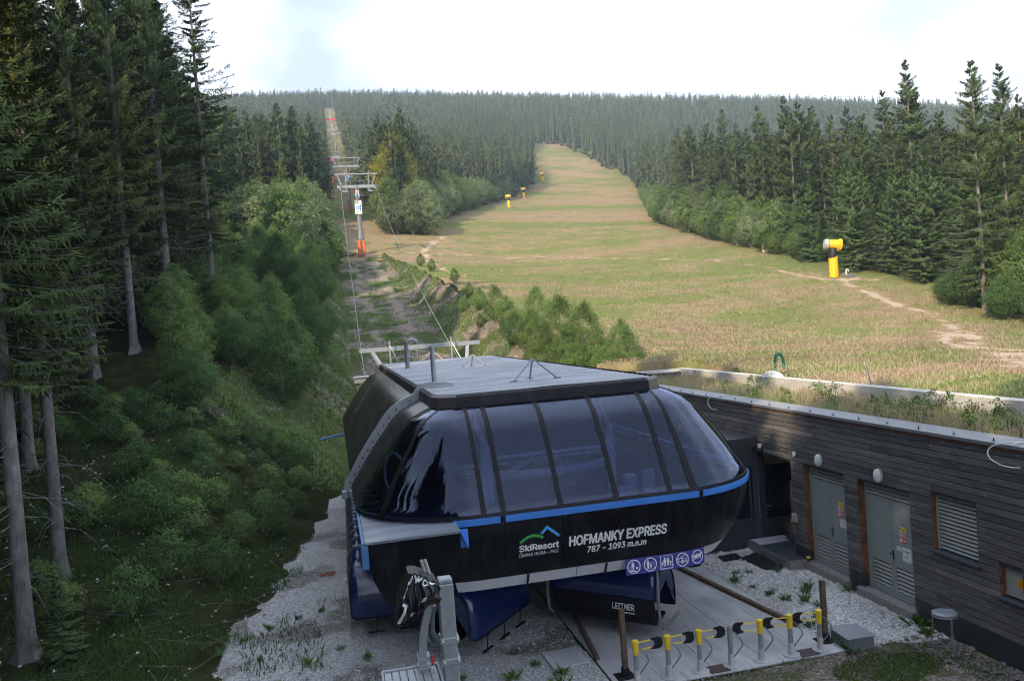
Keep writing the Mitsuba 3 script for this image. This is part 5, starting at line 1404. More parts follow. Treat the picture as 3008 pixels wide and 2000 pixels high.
def spruce(seed, Ht, cb, R, dz, nb, nst, tw, wd, hang=0.6, core=0.0, ragged_=0.25, point=0.85, trunk_r=None, sides=7, roots=False, dead=0):
    r = np.random.default_rng(seed)
    z0, Bs, Ds, Ls, Ws, Ns, twigs = cb * Ht, [], [], [], [], [], []
    z, side_gap = z0, r.uniform(0, 6.28)
    while z < Ht - 0.25:
        t = (z - z0) / (Ht - z0)
        env = R * (1 - t) ** point * min(1.0, 0.62 + 2.2 * t)
        for k in range(nb if t < 0.9 else max(3, nb - 2)):
            ph = r.uniform(0, 6.28)
            L = max(0.25, env * r.uniform(1 - ragged_ * 1.6, 1 + ragged_ * 0.7))
            if r.random() < 0.06 * (1 - t):
                L *= 0.4
            zb = z + r.uniform(-0.5, 0.5) * dz
            a, b = -0.38 + 0.75 * t + r.uniform(-.1, .1), 0.24 - 0.12 * t
            out, sd = np.array([math.cos(ph), math.sin(ph), 0]), np.array([-math.sin(ph), math.cos(ph), 0])
            s = np.linspace(0.16, 1.0, nst) + r.uniform(-.02, .02, nst)
            P = out * (L * s)[:, None] + np.array([0, 0, 1.0]) * (zb + L * (a * s + b * s * s))[:, None]
            tz = a + 2 * b * s
            l = tw * (0.35 + 0.65 * min(L, 3.0) / 2.2) * (1.12 - 0.62 * s)
            for q in (-1, 1):
                D = unit(out * 0.72 + sd * q * (0.8 + r.uniform(-.2, .2, (nst, 1))) + np.array([0, 0, 1]) * (tz[:, None] - 0.18 + r.uniform(-.2, .15, (nst, 1))))
                Bs.append(P)
                Ds.append(D)
                Ls.append(l * r.uniform(0.7, 1.25, nst))
                Ws.append(wd * r.uniform(0.7, 1.3, nst))
                Ns.append(unit(np.array([0, 0, 1.0]) + r.normal(0, 0.35, (nst, 3))))
            if hang > 0:
                Bs.append(P)
                Ds.append(unit(out * 0.35 + sd * r.normal(0, .4, (nst, 1)) - np.array([0, 0, 1.0])))
                Ls.append(l * hang * r.uniform(0.6, 1.3, nst))
                Ws.append(wd * r.uniform(0.7, 1.3, nst))
                Ns.append(unit(out + r.normal(0, 0.4, (nst, 3))))
            Bs.append(P[-1:] - out * 0.12 * L)
            Ds.append(unit(out + np.array([0, 0, 1]) * tz[-1])[None])
            Ls.append(np.array([0.16 * L + 0.2]))
            Ws.append(np.array([wd * 1.2]))
            Ns.append(np.array([[0, 0, 1.0]]))
            if nst > 8:
                twigs.append((out * 0.05 + [0, 0, zb], P[nst // 2], P[-1]))
        z += dz * r.uniform(0.75, 1.25)
    Bs.append(np.array([[0, 0, Ht - 0.7]]))
    Ds.append(np.array([[0, 0, 1.0]]))
    Ls.append(np.array([0.9]))
    Ws.append(np.array([wd]))
    Ns.append(np.array([[1.0, 0, 0]]))
    crown = diamonds(np.vstack(Bs), np.vstack(Ds), np.concatenate(Ls), np.concatenate(Ws), np.vstack(Ns))
    if core:
        zz = np.linspace(z0 + 0.3, Ht - 0.4, 6)
        ang = np.arange(7) * 2 * np.pi / 7
        rr = core * R * (1 - (zz - z0) / (Ht - z0)) ** point
        C = np.array([[[q * math.cos(a), q * math.sin(a), z_ - 0.25 * q] for a in ang] for z_, q in zip(zz, rr)])
        crown = cat([crown, grid(C, True)])
    tr = trunk_r or 0.011 * Ht
    if roots:
        n = 16
        ang = np.arange(n) * 2 * np.pi / n
        lv = [(-0.35, 2.3), (0.0, 1.75), (0.25, 1.4), (0.6, 1.18), (1.2, 1.05), (3, 1.0), (0.3 * Ht, 0.86), (0.6 * Ht, 0.55), (0.95 * Ht, 0.1)]
        lob = 1 + 0.0 * ang
        C = []
        for zl, m in lv:
            k = max(0, m - 1.0)
            rad = tr * (1 + k * (0.75 + 0.9 * np.maximum(0, np.cos(ang * 2.5 + seed)) ** 2)) if m > 1 else tr * m + 0 * ang
            C.append(np.stack([rad * np.cos(ang), rad * np.sin(ang), zl + 0 * ang], 1))
        trunk = grid(np.array(C), True)
    else:
        trunk = tube([(0, 0, -0.6), (0, 0, 0.3), (0, 0, z0 + 1), (0, 0, Ht * 0.97)], [tr * 1.35, tr, tr * 0.85, 0.02], sides)
    extra = []
    for k in range(dead):
        zb, ph, L = r.uniform(2.0, z0 + 2), r.uniform(0, 6.28), r.uniform(0.5, 2.2)
        o = np.array([math.cos(ph), math.sin(ph), 0])
        extra.append(tube([o * tr * 0.8 + [0, 0, zb], o * (tr + L * .5) + [0, 0, zb - 0.1 * L], o * (tr + L) + [0, 0, zb - 0.55 * L]], [0.022, 0.014, 0.005], 3, False))
    if twigs and nst > 8:
        extra += [tube(np.array(t_), [0.03, 0.018, 0.006], 3, False) for t_ in twigs[::2]]
    if extra:
        trunk = cat([trunk] + extra)
    return trunk, crown


def bush(seed, Ht, R, nc, m, leaf, low=0.08, stems=5, egg=0.62, spread=0.22):
    """A leafy bush or small tree: leaves in clumps through an uneven crown."""
    r = np.random.default_rng(seed)
    u = unit(r.normal(0, 1, (nc, 3)))
    rad = r.uniform(0.25, 1.0, nc) ** 0.45
    zc = (low + (1 - low) * (0.5 + 0.5 * u[:, 2] * rad))
    prof_ = np.sin(np.clip(zc, 0.02, 1) ** egg * np.pi) ** 0.6
    lump = 0.72 + 0.5 * meshkit.noise(u * 2.2 + seed, seed)
    c = np.stack([u[:, 0] * rad * R * prof_ * lump, u[:, 1] * rad * R * prof_ * lump, zc * Ht * (0.88 + 0.18 * lump)], 1)
    k = np.repeat(np.arange(nc), m)
    B = c[k] + r.normal(0, spread, (nc * m, 3)) * np.array([1, 1, 0.8]) * R * 0.42
    B[:, 2] = np.maximum(B[:, 2], 0.05)
    outw = unit(B - np.array([0, 0, 0.35 * Ht]))
    D = unit(outw * 0.6 + r.normal(0, 0.7, B.shape))
    N = unit(outw * 0.5 + np.array([0, 0, 0.7]) + r.normal(0, 0.5, B.shape))
    n = len(B)
    crown = diamonds(B, D, leaf * r.uniform(0.7, 1.4, n), leaf * 0.62 * r.uniform(0.7, 1.3, n), N)
    st_ = []
    for q in range(stems):
        e = c[r.integers(nc)] * np.array([0.8, 0.8, 0.85])
        st_.append(tube([(r.normal(0, .08), r.normal(0, .08), -0.3), e * np.array([0.35, 0.35, 0.5]), e], [0.018 * Ht ** 0.7, 0.012 * Ht ** 0.7, 0.004], 4, False))
    return cat(st_), crown


PROTO = {}


def leafy(mesh, bsdf, axis, k=0.6):
    """Foliage whose leaves are shaded softly: their normals lean towards the outside of the crown."""
    v, f = mesh
    f = tri(f)
    fn = np.zeros_like(v)
    q = unit(np.cross(v[f[:, 1]] - v[f[:, 0]], v[f[:, 2]] - v[f[:, 0]]))
    for j in range(3):
        np.add.at(fn, f[:, j], q)
    fn = unit(fn)
    if axis == 'up':
        o = np.tile([0.0, 0, 1.0], (len(v), 1))
    else:
        c = np.stack([0 * v[:, 0], 0 * v[:, 0], v[:, 2] - np.hypot(v[:, 0], v[:, 1]) * 0.45 - 0.25], 1) if axis == 'tree' else np.array([[0, 0, 0.35 * v[:, 2].max()]])
        o = unit(v - c)
    s = np.sign((fn * o).sum(1, keepdims=True) + 1e-9)
    path = meshkit.write_ply((v, f), normals=unit(k * o + (1 - k) * fn * s))
    return {'type': 'ply', 'filename': path, 'face_normals': False, 'bsdf': {'type': 'ref', 'id': bsdf}}


def proto(name, made, mats):
    g = {'type': 'shapegroup', 'trunk': mikit.ply(made[0], mats[0]),
         'crown': leafy(made[1], mats[1], 'bush' if 'leaves' in mats[1] or 'herb' in mats[1] else 'tree', 0.75 if name.startswith(('far', 'low')) else 0.55)}
    scene['proto_' + name] = g
    return 'proto_' + name


near_p = [proto(f'near_{i}', spruce(100 + i, h_, cb, R, 0.34, 7, 18, 0.56, 0.075, 0.9, 0.0, trunk_r=0.24, sides=10, roots=True, dead=34), ('m_bark', 'm_needles')) for i, (h_, cb, R) in enumerate(((26, .33, 3.4), (28, .24, 3.6), (24, .18, 3.2)))]
bushy_p = [proto(f'wide_{i}', spruce(120 + i, h_, cb, R, 0.36, 7, 16, 0.58, 0.085, 0.9, 0.0, trunk_r=0.2, sides=8, dead=16), ('m_bark', 'm_needles')) for i, (h_, cb, R) in enumerate(((23, .06, 3.7), (19, .03, 3.3)))]
wall_p = [proto(f'dense_{i}', spruce(126 + i, h_, .08, 3.6, 0.52, 7, 7, 0.85, 0.22, 0.8, 0.0, 0.25, 0.7, trunk_r=0.24), ('m_bark', 'm_needles')) for i, h_ in enumerate((27, 25))]
edge_w = proto('edge_1', spruce(133, 24, .10, 4.3, 0.50, 6, 14, 0.70, 0.11, 0.9, 0.0, 0.42, 0.66, trunk_r=0.26, sides=10, dead=20), ('m_bark_grey', 'm_needles'))
edge_p = [proto('edge_0', spruce(131, 25, .16, 3.6, 0.44, 6, 18, 0.54, 0.08, 0.75, 0.0, 0.4, trunk_r=0.22, sides=10, dead=30), ('m_bark_grey', 'm_needles'))]
young_p = [proto(f'young_{i}', spruce(140 + i, h_, .02, R, 0.30, 7, 9, 0.62, 0.14, 0.6, 0.0, 0.18, 0.85), ('m_bark', 'm_needles_young')) for i, (h_, R) in enumerate(((11, 3.1), (8, 2.5)))]
mid_p = [proto(f'mid_{i}', spruce(150 + i, h_, cb, R, 0.58, 6, 7, 0.85, 0.24, 0.8, 0.0, 0.32, 0.68), ('m_bark_grey', 'm_needles')) for i, (h_, cb, R) in enumerate(((22, .08, 3.7), (24, .15, 3.8), (20, .05, 3.6), (23, .30, 3.4)))]
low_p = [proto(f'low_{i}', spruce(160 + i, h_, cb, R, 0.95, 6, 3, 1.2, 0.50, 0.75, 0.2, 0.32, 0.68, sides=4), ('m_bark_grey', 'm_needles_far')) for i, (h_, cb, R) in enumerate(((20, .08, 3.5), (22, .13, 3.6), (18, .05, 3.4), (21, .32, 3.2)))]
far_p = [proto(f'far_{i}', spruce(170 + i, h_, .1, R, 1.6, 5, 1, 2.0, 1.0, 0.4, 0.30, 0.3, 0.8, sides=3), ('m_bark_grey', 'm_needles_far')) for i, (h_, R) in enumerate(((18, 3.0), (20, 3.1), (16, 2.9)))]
larch_p = [proto(f'larch_{i}', spruce(180 + i, h_, cb, R, 0.8, 5, 5, 0.8, 0.22, 0.9, 0.0, 0.4, 0.6), ('m_bark_grey', 'm_needles_larch')) for i, (h_, cb, R) in enumerate(((23, .42, 3.2), (21, .36, 3.0)))]
bushN_p = [proto(f'bush_near_{i}', bush(200 + i, h_, R, 280, 32, lf, st_, spread=0.22), ('m_bark', m_)) for i, (h_, R, lf, st_, m_) in enumerate(((3.6, 1.6, .11, .03, 'm_leaves'), (4.4, 1.85, .12, .03, 'm_leaves'), (3.0, 1.5, .10, .03, 'm_leaves_dark'), (4.8, 1.9, .12, .04, 'm_leaves_dark')))]
bushM_p = [proto(f'bush_mid_{i}', bush(210 + i, h_, R, 190, 18, lf, .04, spread=0.2), ('m_bark_grey', m_)) for i, (h_, R, lf, m_) in enumerate(((4.6, 2.0, .24, 'm_leaves'), (6.2, 2.4, .28, 'm_leaves_willow'), (5.2, 2.1, .25, 'm_leaves_dark'), (6.8, 2.5, .28, 'm_leaves')))]
shrub_p = [proto(f'shrub_{i}', bush(220 + i, 1.3, 0.95, 90, 20, .085, .02, 4), ('m_bark', m_)) for i, m_ in enumerate(('m_leaves_dark', 'm_leaves'))]
yel_p = [proto('yellow_tree', bush(230, 15, 4.6, 420, 16, .34, .14, 7, 0.7, 0.26), ('m_bark_grey', 'm_leaves_yellow'))]
decid_p = [proto('broadleaf', bush(231, 12, 3.6, 360, 14, .30, .1, 7, 0.7, 0.28), ('m_bark_grey', 'm_leaves'))]


def inst(key, group, x, y, z, s=1.0, rz=0.0, lean=0.0, sz=None):
    scene[key] = {'type': 'instance', 'shapegroup': {'type': 'ref', 'id': group}, 'to_world': T().translate([float(x), float(y), float(z)]).rotate([0, 0, 1], float(rz)).rotate([1, 0, 0], float(lean)).scale([float(s), float(s), float(sz or s)])}


def plant(name, group_proto, label, cat_, group, x, y, s=1.0, rz=0.0, lean=0.0, sz=None, z=None):
    k = thing(name, label, cat_, group)
    inst(k, group_proto, x, y, float(terrain(x, y)) if z is None else z, s, rz, lean, sz)
    return k


def in_view(x, y, z, m=0.06, h_=0.0):
    q = np.stack([x - CAM[0], y - CAM[1], z - CAM[2]], -1)
    d = q @ np.array(FW)
    u, v = q @ np.array(RT) / np.maximum(d, 0.1) * 2334 / 3008, q @ -np.array([0.0742, -0.0075, 0.9973]) / np.maximum(d, 0.1) * 2334 / 2000
    return (d > 3) & (np.abs(u) < 0.5 + m + 3.0 / np.maximum(d, 1)), d


PISTE = Polygon([(15, 44), (14, 85), (15, 122), (15, 137), (12, 149), (12, 158), (21, 164), (34, 205), (56, 281), (97, 359), (131, 481), (155, 566), (175, 571), (173, 518), (162, 399), (120, 283), (77, 176),
                 (71, 141), (65, 112), (61, 92), (59.5, 82), (58, 72), (55, 60), (50, 46), (48, 0), (19, 0), (19, 44)])
PEDGE_R = LineString([(48.4, 46), (53, 58.5), (57.4, 72), (59.5, 82), (61, 92), (65, 112), (71, 141), (77, 176), (120, 283), (162, 399), (173, 518)])
PEDGE_L = LineString([(12, 158), (21, 164), (34, 205), (56, 281), (97, 359), (131, 481)])


def scatter(x0, x1, y0, y1, d, seed):
    r = np.random.default_rng(seed)
    gx_, gy_ = np.meshgrid(np.arange(x0, x1, d), np.arange(y0, y1, d), indexing='ij')
    gx_ = gx_ + (np.arange(gx_.shape[1]) % 2) * d / 2
    return (gx_ + r.uniform(-.42, .42, gx_.shape) * d).ravel(), (gy_ + r.uniform(-.42, .42, gx_.shape) * d).ravel()


def wooded(x, y, margin=0.0):
    ax_ = axis_x(y)
    hw = np.interp(y, [170, 300], [6.8, 5.4])
    left = np.where(y < 172, x < -10 - 0.07 * (y - 60) - margin, x < ax_ - hw - margin)
    right = (x > ax_ + hw + margin) & ~contains_xy(PISTE.buffer(0.5 + margin), x, y)
    right &= ~((y < 172) & (x < 45))
    top = (np.abs(x - ax_) > hw - 0.3) | (y > 850)
    return (((left | right) & top) | (y > 850)) & (y > 58)


LEFT_LABEL = 'dark spruce in the shaded wood left of the station'
REG = [('left', 'spruce of the wood left of the lift lane, behind the birch thicket', 'spruces left of the lift lane'), ('mid', 'spruce of the wood between the lift lane and the ski slope', 'spruces between lane and slope'), ('right', 'spruce of the forest on the right side of the ski slope', 'spruces right of the ski slope')]
rng = np.random.default_rng(77)
# the near wood on the left, partly out of the picture, which shades the yard
plant('spruce_tree', near_p[0], 'tall spruce with thick bare grey trunk and spreading roots, foremost at the lower left', 'tree', None, -8.75, 24.1, 0.9, 20, 0.6)
plant('spruce_tree', near_p[0], 'slimmer bare spruce trunk right behind the foremost thick trunk at lower left', 'tree', None, -9.2, 28.6, 0.82, 200, -0.5)
plant('spruce_tree', near_p[2], 'spruce with flared foot and hanging dead twigs, standing alone on bare soil', 'tree', None, -13.3, 38.6, 1.0, 75, 0.8)
plant('spruce_tree', edge_p[0], 'ragged tall spruce against the sky at the right edge of the dark left wood', 'tree', None, -8.4, 63.2, 1.16, 40, 0.0)
plant('spruce_tree', near_p[1], 'tall spruce left of the ragged one at the edge of the dark wood', 'tree', None, -10.4, 57, 1.08, 140, 0.0)
plant('spruce_tree', young_p[1], 'small spruce growing at the foot of the foremost thick trunk', 'tree', None, -7.6, 23.2, 0.30, 10, 0.0)
nl = [(-11.2, 61), (-11.8, 52.5), (-13.2, 49), (-12.6, 56.5), (-14.8, 43.5), (-13.4, 64.5), (-10.6, 68.5), (-12.2, 73), (-14.6, 53), (-15.6, 60), (-16.2, 40.5), (-16.8, 46), (-14.2, 69), (-13.6, 78), (-17.6, 50.5), (-18.5, 55.5), (-16.5, 52), (-19.5, 47), (-17.5, 43), (-21, 40), (-14.3, 46.5), (-18, 36.5), (-23, 45), (-16, 32.5), (-13.6, 30.5), (-20.5, 55), (-24, 51), (-18.3, 60), (-22.5, 62), (-26, 57), (-15.8, 66), (-19.5, 69), (-24, 68), (-28, 62), (-17, 74), (-22, 76), (-27, 74), (-12.4, 26.6), (-18, 80), (-24, 84), (-20, 90), (-26, 94), (-21.5, 50.5), (-17.2, 48.2), (-24.5, 58.5), (-20.2, 44), (-25.5, 40), (-22, 35), (-18.5, 41), (-28, 48), (-30, 55), (-16.6, 70.5), (-14.6, 84), (-16, 94), (-19.5, 64.5), (-22, 58)]
for i, (x, y) in enumerate(nl):
    plant('spruce_tree', (near_p + bushy_p + bushy_p)[i % 7], LEFT_LABEL, 'tree', 'spruces of the dark wood left of the station', x, y, rng.uniform(0.9, 1.15), rng.uniform(0, 360), rng.normal(0, 0.6))
n_side = 0
x, y = scatter(-52, -7.0, -48, 44, 4.2, 3)
for a, b in zip(x, y):
    if a < -0.36 * b - 2.6 and a < (-10.5 if b > 4 else -7.6) and (a + 10) < 0.9 * (b + 48) - 12:
        n_side += 1
        inst(f'unseen_shade_wood__{n_side:03d}', wall_p[int(rng.integers(2))] if a > -24 else mid_p[int(rng.integers(2))], a, b, float(terrain(a, b)), (rng.uniform(1.25, 1.4) if b < 11 else rng.uniform(0.74, 0.84) if b < 34 and a > -24 else rng.uniform(1.12, 1.25)), rng.uniform(0, 360))  # out of view; heights set to shade yard and wall, sparing the bank bushes
labels['unseen_shade_wood'] = {'label': 'spruce wood out of view left of the yard, placed to shade yard and wall', 'category': 'wood', 'kind': 'stuff'}
# special trees on the right
plant('spruce_tree', edge_w, 'tallest spruce at the right edge of the view, its bare trunk showing through the branches', 'tree', None, 52.9, 55.6, 0.86, 150)
plant('spruce_tree', edge_w, 'tall spruce right beside the tallest one at the right edge of the view', 'tree', None, 57.6, 57.6, 0.86, 250)
YS = [(60.6, 82.2, 1.15, 0), (62.6, 86.5, 1.1, 0), (61.8, 77.6, 1.2, 1), (65.4, 80.6, 1.2, 0), (64.8, 74.4, 1.18, 0), (60.8, 71.8, 1.25, 1), (63.2, 68.4, 1.12, 0), (67.0, 71.0, 1.2, 0), (68.2, 77.0, 1.1, 0), (66.5, 88.0, 1.15, 0), (62.6, 93.5, 1.0, 0), (67.4, 64.5, 1.2, 0), (70.5, 83, 1.2, 0), (71.5, 67.5, 1.2, 0)]
for i, (x, y, s, k) in enumerate(YS):
    plant('young_spruce', young_p[k], 'young bright spruce with branches to the ground behind the near snow gun', 'tree', 'young spruces behind the near snow gun', x, y, s, 40 * i)
# the woods at middle distance and far
cand = []
for d, y0, y1, xr, sd in ((4.7, 58, 150, (-80, 210), 11), (4.6, 150, 240, (-110, 290), 12), (5.0, 240, 450, (-190, 520), 13), (5.8, 450, 760, (-300, 850), 14), (7.2, 760, 1130, (-430, 1150), 15)):
    x, y = scatter(*xr, y0, y1, d, sd)
    ok = wooded(x, y) & in_view(x, y, 0 * x)[0] & (np.hypot(x, y) < 1180)
    ok &= ~((x < 0) & (x > -31) & (y < 97))
    ok &= ~((x > 48) & (x < 76) & (y < 96) & (y > 40))
    cand.append(np.stack([x[ok], y[ok]], 1))
cand = np.vstack(cand)
cz = terrain(cand[:, 0], cand[:, 1])
dist = np.hypot(cand[:, 0], cand[:, 1])
fr = np.minimum(np.array([PEDGE_R.distance(Point(p)) if p[1] < 420 and p[0] > 40 else 99 for p in cand]), np.array([PEDGE_L.distance(Point(p)) if 150 < p[1] < 420 and p[0] > 0 else 99 for p in cand]))
front = np.where((fr < 9) | ((np.abs(cand[:, 0] - axis_x(cand[:, 1])) < 14)), 0.62, 1.0)
order = np.argsort(dist * front)
n_single, n_stuff = 0, {'left': 0, 'mid': 0, 'right': 0}
for i in order:
    x, y, z = cand[i, 0], cand[i, 1], cz[i]
    if fr[i] < 6.5 and y < 300:
        continue                                   # the bushes of the edge stand there
    s, rz = rng.uniform(0.8, 1.12), rng.uniform(0, 360)
    if x > 40 and dist[i] < 260:
        s *= 0.74 + 0.26 * rng.random() ** 2 + 0.08 * (dist[i] > 150)
    if dist[i] < 82:
        p = (near_p + bushy_p)[int(rng.integers(5))]
        s *= 0.9
    elif dist[i] < 215:
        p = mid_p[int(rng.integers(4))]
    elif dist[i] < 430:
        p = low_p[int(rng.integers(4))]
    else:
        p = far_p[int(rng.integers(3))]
    reg = REG[0] if x < axis_x(y) else (REG[1] if x < np.interp(y, [158, 205, 281, 359, 481, 566, 1200], [16, 34, 56, 97, 131, 165, 300]) else REG[2])
    if reg[0] == 'mid' and 170 < y < 330 and rng.random() < 0.22:
        plant('larch_tree', larch_p[int(rng.integers(2))], 'pale green larch with bare lower trunk in the wood between lane and slope', 'tree', 'larches between lane and slope', x, y, s * 1.05, rz, z=z)
        continue
    if n_single < 190:
        n_single += 1
        plant('spruce_tree', p, reg[1], 'tree', reg[2], x, y, s, rz, rng.normal(0, 0.8), z=z)
    else:
        n_stuff[reg[0]] += 1
        nm = {'left': 'spruce_forest_west', 'mid': 'spruce_forest_middle', 'right': 'spruce_forest_east'}[reg[0]]
        nm = {'left': 'spruce_forest', 'mid': 'spruce_woodland', 'right': 'spruce_hillside_forest'}[reg[0]]
        inst(f'{nm}__{n_stuff[reg[0]]:03d}', p, x, y, z - 0.2, s, rz)
for nm, lab in (('spruce_forest', 'far spruce forest on the hillside left of the lift lane'), ('spruce_woodland', 'far spruce forest between the lift lane and the ski slope'), ('spruce_hillside_forest', 'far spruce forest on the hillside right of the ski slope')):
    labels[nm] = {'label': lab, 'category': 'forest', 'kind': 'stuff'}
# single trees of note
plant('yellow_tree', yel_p[0], 'broadleaf tree with yellowish leaves standing right of the lift lane', 'tree', None, 16.6, 181, 1.3, 30)
plant('broadleaf_tree', decid_p[0], 'pale broadleaf tree before the dark wood, middle of the island edge', 'tree', None, 34, 218, 0.95, 100)
plant('broadleaf_tree', decid_p[0], 'green broadleaf tree behind the birch thicket left of the lane', 'tree', None, -13.5, 104, 0.8, 10)
plant('broadleaf_tree', decid_p[0], 'broadleaf tree among the bushes at the far right, before the tallest spruce', 'tree', None, 55.6, 52.3, 0.72, 200)
for i, (x, y, h_) in enumerate(((-9.5, 128, 9.0), (-7.6, 131, 8.0), (-13, 121, 7.0))):
    z = float(terrain(x, y))
    single('dead_trunk', ('tallest pale dead trunk above the birch thicket', 'crooked pale dead trunk right of the tallest one', 'shorter pale dead trunk left of the tallest one')[i], 'dead tree', tube([(x, y, z - .3), (x + .1, y, z + h_ * .5), (x - .05 * (i + 1), y, z + h_ * .75), (x + .1, y, z + h_)], [.22, .16, .12, .03], 7), 'm_bark_grey')
# bushes: left bank, island fringe, right fringe, right bank
x, y = scatter(-13, 0, 42, 172, 2.75, 21)
for a, b in zip(x, y):
    le = np.interp(b, *LEFT_E)
    far_ = b > 105
    if a > le - 1.4 + (0.8 if far_ else 0) or a < -10.5 - 0.07 * (b - 60):
        continue
    if b < 100 and meshkit.fbm(np.array([a * 0.16, b * 0.09, 2.0]), 2, 4) > 0.63 and a > -7:
        continue
    if far_:
        plant('broadleaf_bush', bushM_p[int(rng.choice([0, 1, 1, 3]))], 'leafy light green bush of the thicket left of the upper lift lane', 'bush', 'bushes of the thicket left of the lane', a, b, rng.uniform(0.9, 1.5), rng.uniform(0, 360))  # same mixed birch and willow bushes as birch_bush, set apart by name only
    else:
        plant('birch_bush', bushN_p[int(rng.integers(4))], 'shaded green bush on the steep bank left of the station', 'bush', 'bushes on the left bank', a, b, rng.uniform(0.6, 1.2), rng.uniform(0, 360))
x, y = scatter(-15, -2.2, 25.5, 46, 1.75, 22)
for a, b in zip(x, y):
    le = np.interp(b, *LEFT_E)
    if a > le - 0.9 or a < -0.33 * b - 1.0 or (a < -7.5 and b < 40 and a > -14.5 and rng.random() < 0.5) or rng.random() < 0.08:
        continue
    plant('shrub', shrub_p[int(rng.integers(2))], 'low dark shrub on the slope left of the gravel yard', 'shrub', 'low shrubs left of the yard', a, b, rng.uniform(0.6, 1.35), rng.uniform(0, 360))
for t in np.arange(0, PEDGE_L.length, 3.6):
    if t > 190:
        break
    q = PEDGE_L.interpolate(t)
    for k in range(2):
        a, b = q.x - rng.uniform(0.8, 3) - 3.2 * k, q.y + rng.uniform(0, 3) + 2.6 * k
        if a > axis_x(b) + 5.5:
            plant('broadleaf_bush', bushM_p[int(rng.choice([0, 1, 1, 3]))], 'pale green bush along the front of the wood between lane and slope', 'bush', 'bushes along the middle wood', a, b, rng.uniform(1.0, 1.65), rng.uniform(0, 360))
for k in range(14):
    plant('broadleaf_bush', bushM_p[int(rng.choice([0, 1, 1, 3]))], 'pale green bush along the front of the wood between lane and slope', 'bush', 'bushes along the middle wood', rng.uniform(12.6, 22), rng.uniform(161, 176), rng.uniform(1.15, 1.65), rng.uniform(0, 360))
n_belt = 0
for t in np.concatenate([np.arange(0, 62, 2.4), np.arange(62, 290, 3.0)]):
    q = PEDGE_R.interpolate(t)
    if 62 < q.y < 90 and t < 60:
        continue
    for k in range(3):
        a, b = q.x + rng.uniform(0.2, 2) + 2.5 * k, q.y + rng.uniform(-1, 1)
        nearb = t < 62
        if t > 130:
            n_belt += 1
            inst(f'bush_belt__{n_belt:03d}', bushM_p[int(rng.integers(4))], a, b, float(terrain(a, b)), rng.uniform(0.7, 1.2), rng.uniform(0, 360))
            continue
        plant('birch_bush', (bushN_p if nearb else bushM_p)[int(rng.integers(4))], 'green bush of the belt along the right edge of the ski slope', 'bush', 'bushes along the right slope edge', a, b, rng.uniform(0.55, 0.95) * ((1.2 + 0.32 * k if q.y < 66 else 1.2) if nearb else 1.25 + 0.15 * k), rng.uniform(0, 360))
labels['bush_belt'] = {'label': 'far belt of low bushes along the upper right edge of the ski slope', 'category': 'bushes', 'kind': 'stuff'}
RB = [(14.1, 75, 0.62, 0), (14.4, 69.5, 0.75, 1), (14.5, 65.5, 0.85, 0), (14.2, 61.2, 0.95, 2), (15.8, 60.2, 0.85, 3), (14.6, 57.4, 0.9, 1), (14.3, 54.0, 0.95, 0), (15.9, 54.5, 1.05, 1), (15.2, 51.3, 1.05, 0), (16.8, 51.6, 0.95, 1), (15.0, 48.2, 0.95, 1), (16.6, 48.6, 0.9, 0), (16.0, 45.8, 0.75, 0), (17.8, 46.6, 0.7, 1), (18.3, 48.8, 0.7, 0), (13.2, 71, 0.4, 0), (13.0, 78, 0.4, 1), (14.2, 81, 0.45, 0), (14.3, 91, 0.42, 1), (13.6, 105, 0.5, 0), (13.0, 112, 0.45, 1)]
for i, (x, y, s, k) in enumerate(RB):
    plant('birch_bush', bushN_p[k] if k < 2 else bushN_p[k - 2] if k == 3 else bushN_p[2], ('dark birch bush on the right bank behind the station roof' if k == 2 else 'sunlit green bush on the right bank behind the station roof'), 'bush', 'dark bushes on the right bank' if k == 2 else 'sunlit bushes on the right bank', x, y, s * 0.9, 60 * i)


# ------------------------------------------------------------------ grass and herbs
def blades(x, y, z, h_, w, lean, seed):
    """Tapering grass blades, two triangles each."""
    r = np.random.default_rng(seed)
    n = len(x)
    a = r.uniform(0, 6.28, n)
    o = np.stack([np.cos(a), np.sin(a), 0 * a], 1)
    sd = np.stack([-np.sin(a), np.cos(a), 0 * a], 1) * (w / 2)[:, None] if np.ndim(w) else np.stack([-np.sin(a), np.cos(a), 0 * a], 1) * w / 2
    b = np.stack([x, y, z], 1)
    m = b + o * (lean * h_ * 0.35)[:, None] + np.array([0, 0, 1.0]) * (h_ * 0.6)[:, None]
    t = b + o * (lean * h_)[:, None] + np.array([0, 0, 1.0]) * h_[:, None]
    v = np.stack([b + sd, b - sd, m + sd * 0.8, m - sd * 0.8, t], 1)
    f = (np.array([[0, 1, 3], [0, 3, 2], [2, 3, 4]])[None] + 5 * np.arange(n)[:, None, None]).reshape(-1, 3)
    return v.reshape(-1, 3), f


def sward(name, label, mesh, bsdf, cat_='grass', k=0.85):
    key = numbered(name)
    scene[key] = leafy(mesh, bsdf, 'up', k)
    labels[key] = {'label': label, 'category': cat_, 'kind': 'stuff'}


